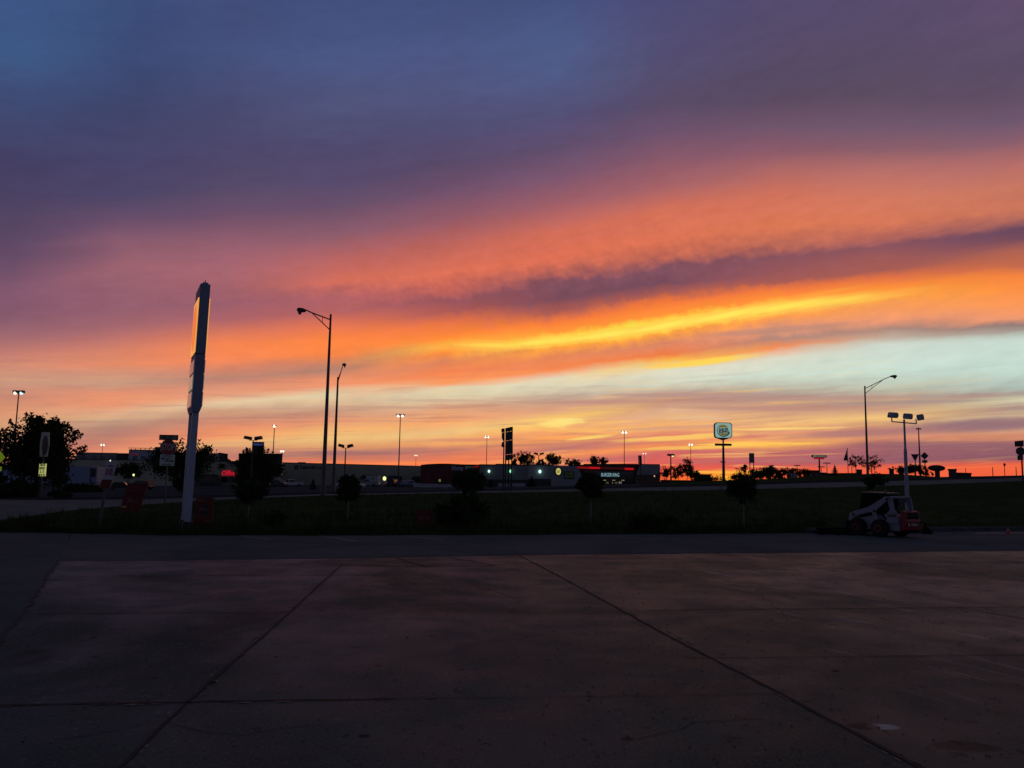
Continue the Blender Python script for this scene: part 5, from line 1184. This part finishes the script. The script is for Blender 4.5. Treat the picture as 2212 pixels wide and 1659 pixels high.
vehicle('suv', 560, 1056, 170, .2, (.014, .014, .02), 'dark suv low under the ragged tree trunk')
vehicle('sedan', 757, 1063, 126, .12, (.42, .45, .6), 'pale bluish car on the road half hidden by the round young tree', 'cars on the road')
# trailer
D = 108; g = at(96, 1060, D); zg = zt(g.x, D)
t = thing('semi_trailer', (g.x, D, zg), 'long white box semi trailer parked behind the large tree at left', 'trailer')
zt_, zb_ = at(150, 1006.5, D).z - zg, at(150, 1047, D).z - zg; xl, xr = at(-12, 1030, D).x - g.x, at(193, 1030, D).x - g.x
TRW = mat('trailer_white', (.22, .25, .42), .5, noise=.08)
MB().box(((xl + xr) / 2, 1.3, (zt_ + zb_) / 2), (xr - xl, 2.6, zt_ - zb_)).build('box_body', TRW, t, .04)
MB().box(((xl + xr) / 2, -.01, zb_ + .05), (xr - xl, .03, .16)).build('side_rail', GALV, t)
m = MB()
for k in range(1, 14): m.box((xl + (xr - xl) * k / 14, -.012, (zt_ + zb_) / 2), (.04, .02, (zt_ - zb_) * .94))
m.build('side_seams', mat('seam_grey', (.16, .19, .32), .6), t)
rf = MB().box((xr + .45, 1.3, zb_ + (zt_ - zb_) * .55), (.8, 2.1, (zt_ - zb_) * .85)).build('refrigeration_unit', TRW, t, .05)
MB().box((xr + .42, .2, zb_ + (zt_ - zb_) * .66), (.5, .06, (zt_ - zb_) * .45)).build('vent_grille', SB, rf)
for x in (xl + 1.6, xl + 2.9):
    for y in (.3, 2.3): wheel(t, x, y, .5, .5)
for y in (.5, 2.1): MB().box((xr - 2.6, y, zb_ / 2), (.14, .14, zb_)).build('landing_leg', DARKM, t)

# ------------------------------------------------------------------ skid steer loader
b0 = gp(1912, 1158.5)
HD = math.radians(118.5)
t = thing('skid_steer_loader', b0, 'white and red skid steer loader parked at the kerb with its arms lowered', 'loader', rz=HD)
t.scale = (.93, .93, .93)
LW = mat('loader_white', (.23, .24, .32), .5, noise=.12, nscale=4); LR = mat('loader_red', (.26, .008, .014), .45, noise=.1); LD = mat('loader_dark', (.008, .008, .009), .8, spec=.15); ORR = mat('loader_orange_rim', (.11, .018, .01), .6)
# local +x front, +y left side (faces the viewer), z up
def PX(zx): return (1260 - zx) / 880 * 2.35 - 1.15
def PZ(zy): return (1128 - zy) / 930 * 1.98
fn = lambda a, b_, c: (a, c, b_)
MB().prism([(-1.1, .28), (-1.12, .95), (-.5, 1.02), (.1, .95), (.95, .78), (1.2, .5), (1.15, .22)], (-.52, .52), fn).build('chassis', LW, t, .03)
MB().prism([(-.98, .24), (1.1, .2), (1.1, .3), (-.98, .3)], (-.56, .56), fn).build('belly_plate', LD, t)
for s in (-1, 1):
    for (x, r) in ((-.28, .385), (.88, .385)):
        w = MB(); w.tube((x, s * .56, r), (x, s * .86, r), r * .96, None, 24)
        for k in range(18):
            a = k * 2 * math.pi / 18
            for q, off in ((.64, 0), (.78, .17)):
                w.box((x + r * .96 * math.cos(a + off), s * q, r + r * .96 * math.sin(a + off)), (.05, .13, .05), Matrix.Rotation(-a - off, 3, 'Y'))
        ty = w.build('wheel', BLACK, t)
        MB().tube((x, s * .70, r), (x, s * .875, r), r * .52, r * .46, 16).build('rim', ORR, ty); MB().tube((x, s * .86, r), (x, s * .90, r), .07, None, 10).build('hub', LD, ty)
    # side panel with lift tower and arm
    MB().prism([(-1.08, .62), (-1.1, 1.08), (-.98, 1.22), (-.72, 1.20), (-.52, 1.0), (-.42, .80), (-.62, .62)], (s * .58 - .03, s * .58 + .03), fn).build('side_panel', LW, t, .01)
    MB().prism([(-1.02, 1.05), (-.84, 1.05), (-.64, 1.70), (-.78, 1.80), (-.90, 1.74)], (s * .64 - .035, s * .64 + .035), fn).build('lift_upright', LW, t, .015)
    MB().prism([(-.82, 1.80), (-.60, 1.80), (.05, 1.42), (.35, 1.28), (1.05, 1.08), (1.28, .98), (1.34, .70), (1.24, .62), (1.10, .66), (1.04, .84), (.30, 1.05), (.10, 1.08), (-.02, .80), (-.16, .74), (-.20, .80), (-.10, 1.14), (-.62, 1.56)], (s * .70 - .04, s * .70 + .04), fn).build('lift_arm', LW, t, .015)
    for (x, z) in ((1.06, .94), (-.70, 1.68), (-.05, 1.12)): MB().tube((x, s * .745, z), (x, s * .765, z), .05, None, 10).build('pivot_pin', LD, t)
    MB().tube((-.55, s * .62, .78), (-.12, s * .62, 1.22), .045, None, 10).build('hydraulic_cylinder', LD, t)
    MB().box((-.82, s * .615, .96), (.42, .012, .10)).build('model_plate', mat('decal_dark', (.02, .025, .05), .5), t)
MB().tube((-.80, -.70, 1.76), (-.80, .70, 1.76), .055, None, 10).build('cross_tube', LW, t)
# cab
cb = MB().prism([(-.35, .92), (-.42, 1.86), (.72, 1.90), (.86, 1.78), (1.0, .80), (.4, .8)], (-.46, .46), fn).build('cab', LD, t, .02)
MB().prism([(-.48, 1.90), (-.46, 1.96), (.76, 1.98), (.84, 1.90)], (-.50, .50), fn).build('roof', mat('loader_roof', (.10, .10, .12), .5), t, .015)
for s in (-1, 1): MB().prism([(-.22, 1.12), (-.26, 1.74), (.60, 1.76), (.76, 1.12)], (s * .463 - .004, s * .463 + .004), fn).build('side_window', mat('cab_glass', (.006, .006, .008), .6, spec=.1), cb)
MB().box((-.1, 0, 2.02), (.10, .10, .10)).build('beacon', mat('beacon_grey', (.16, .13, .1), .5), t)
# rear tailgate
RG = lambda x, y, z: (x, y, z)
tg = MB().prism([(-1.14, .34), (-1.36, .36), (-1.42, .72), (-1.36, 1.16), (-1.14, 1.20)], (-.50, .50), fn).build('tailgate', LR, t, .03)
MB().box((-1.405, 0, .98), (.06, .74, .26), Matrix.Rotation(.13, 3, 'Y')).build('grille', LD, tg)
for k in range(4): MB().box((-1.437, 0, .89 + k * .055), (.012, .66, .014)).build('grille_bar', mat('grille_bar', (.05, .012, .012), .5), tg)
m = lettering('Bobcat', .17, .44, mat('decal_white', (.42, .40, .42), .5), tg, (-1.44, -.06, .60), face=lambda a, b_, c: (-c - .0, -a, b_), bold=.004)
MB().prism([(.30, .54), (.38, .54), (.40, .60), (.38, .66), (.30, .66), (.27, .60)], (-1.452, -1.437), lambda a, b_, c: (c, a, b_)).build('emblem', MATS['decal_white'], tg)
for s in (-1, 1): MB().box((-1.405, s * .42, .98), (.05, .07, .14)).build('tail_light', mat('tail_lens', (.2, .03, .03), .3), tg)
MB().box((-1.3, 0, .29), (.26, .96, .12)).build('rear_bumper', LD, t, .02)
# front coupler and bucket
MB().box((1.32, 0, .42), (.12, 1.1, .5)).build('coupler', LD, t)
MB().prism([(1.38, .10), (2.0, .06), (2.02, .10), (1.50, .18), (1.42, .62), (1.36, .64)], (-.85, .85), fn).build('bucket', mat('bucket_steel', (.03, .028, .028), .6), t)
for s in (-1, 1): MB().prism([(1.38, .10), (1.95, .08), (1.46, .60)], (s * .85 - .015, s * .85 + .015), fn).build('bucket_side', MATS['bucket_steel'], t)
# things beside it
g = gp(1800, 1155); t = thing('steel_attachment', g, 'long low dark steel attachment lying at the kerb left of the loader', 'attachment', rz=.05)
MB().box((0, 0, .12), (1.5, .35, .16)).box((0, .1, .24), (1.4, .08, .12)).build('frame', LD, t, .02)
for x in (-.6, 0, .6): MB().box((x, -.25, .05), (.1, .5, .06)).build('tine', LD, t)
g = gp(1999, 1153); t = thing('sweeper_attachment', g, 'small dark attachment with a pivot arm on the ground right of the loader', 'attachment', rz=-.2); t.scale = (.55, .55, .75)
MB().prism([(-.35, .02), (.5, .02), (.46, .14), (.12, .40), (.02, .58), (-.12, .60), (-.30, .25)], .5).build('housing', mat('attachment_rust', (.016, .010, .009), .9), t, .02)
MB().tube((.05, -.3, .18), (.05, .3, .18), .14, None, 14).build('roller', LD, t); MB().path([(.0, -.26, .5), (-.25, -.26, .72), (-.42, -.26, .66)], .03, 7).build('hose', LD, t)
g = gp(2178.6, 1153); t = thing('traffic_cone', g, 'small orange traffic cone on the pavement at the right', 'traffic cone')
ORC = mat('cone_orange', (.55, .07, .02), .6)
MB().tube((0, 0, .02), (0, 0, .30), .08, .02, 14).build('cone', ORC, t); MB().box((0, 0, .012), (.24, .24, .024)).build('base', ORC, t); MB().tube((0, 0, .15), (0, 0, .20), .0535, .044, 14).build('reflective_band', DULLW, t)
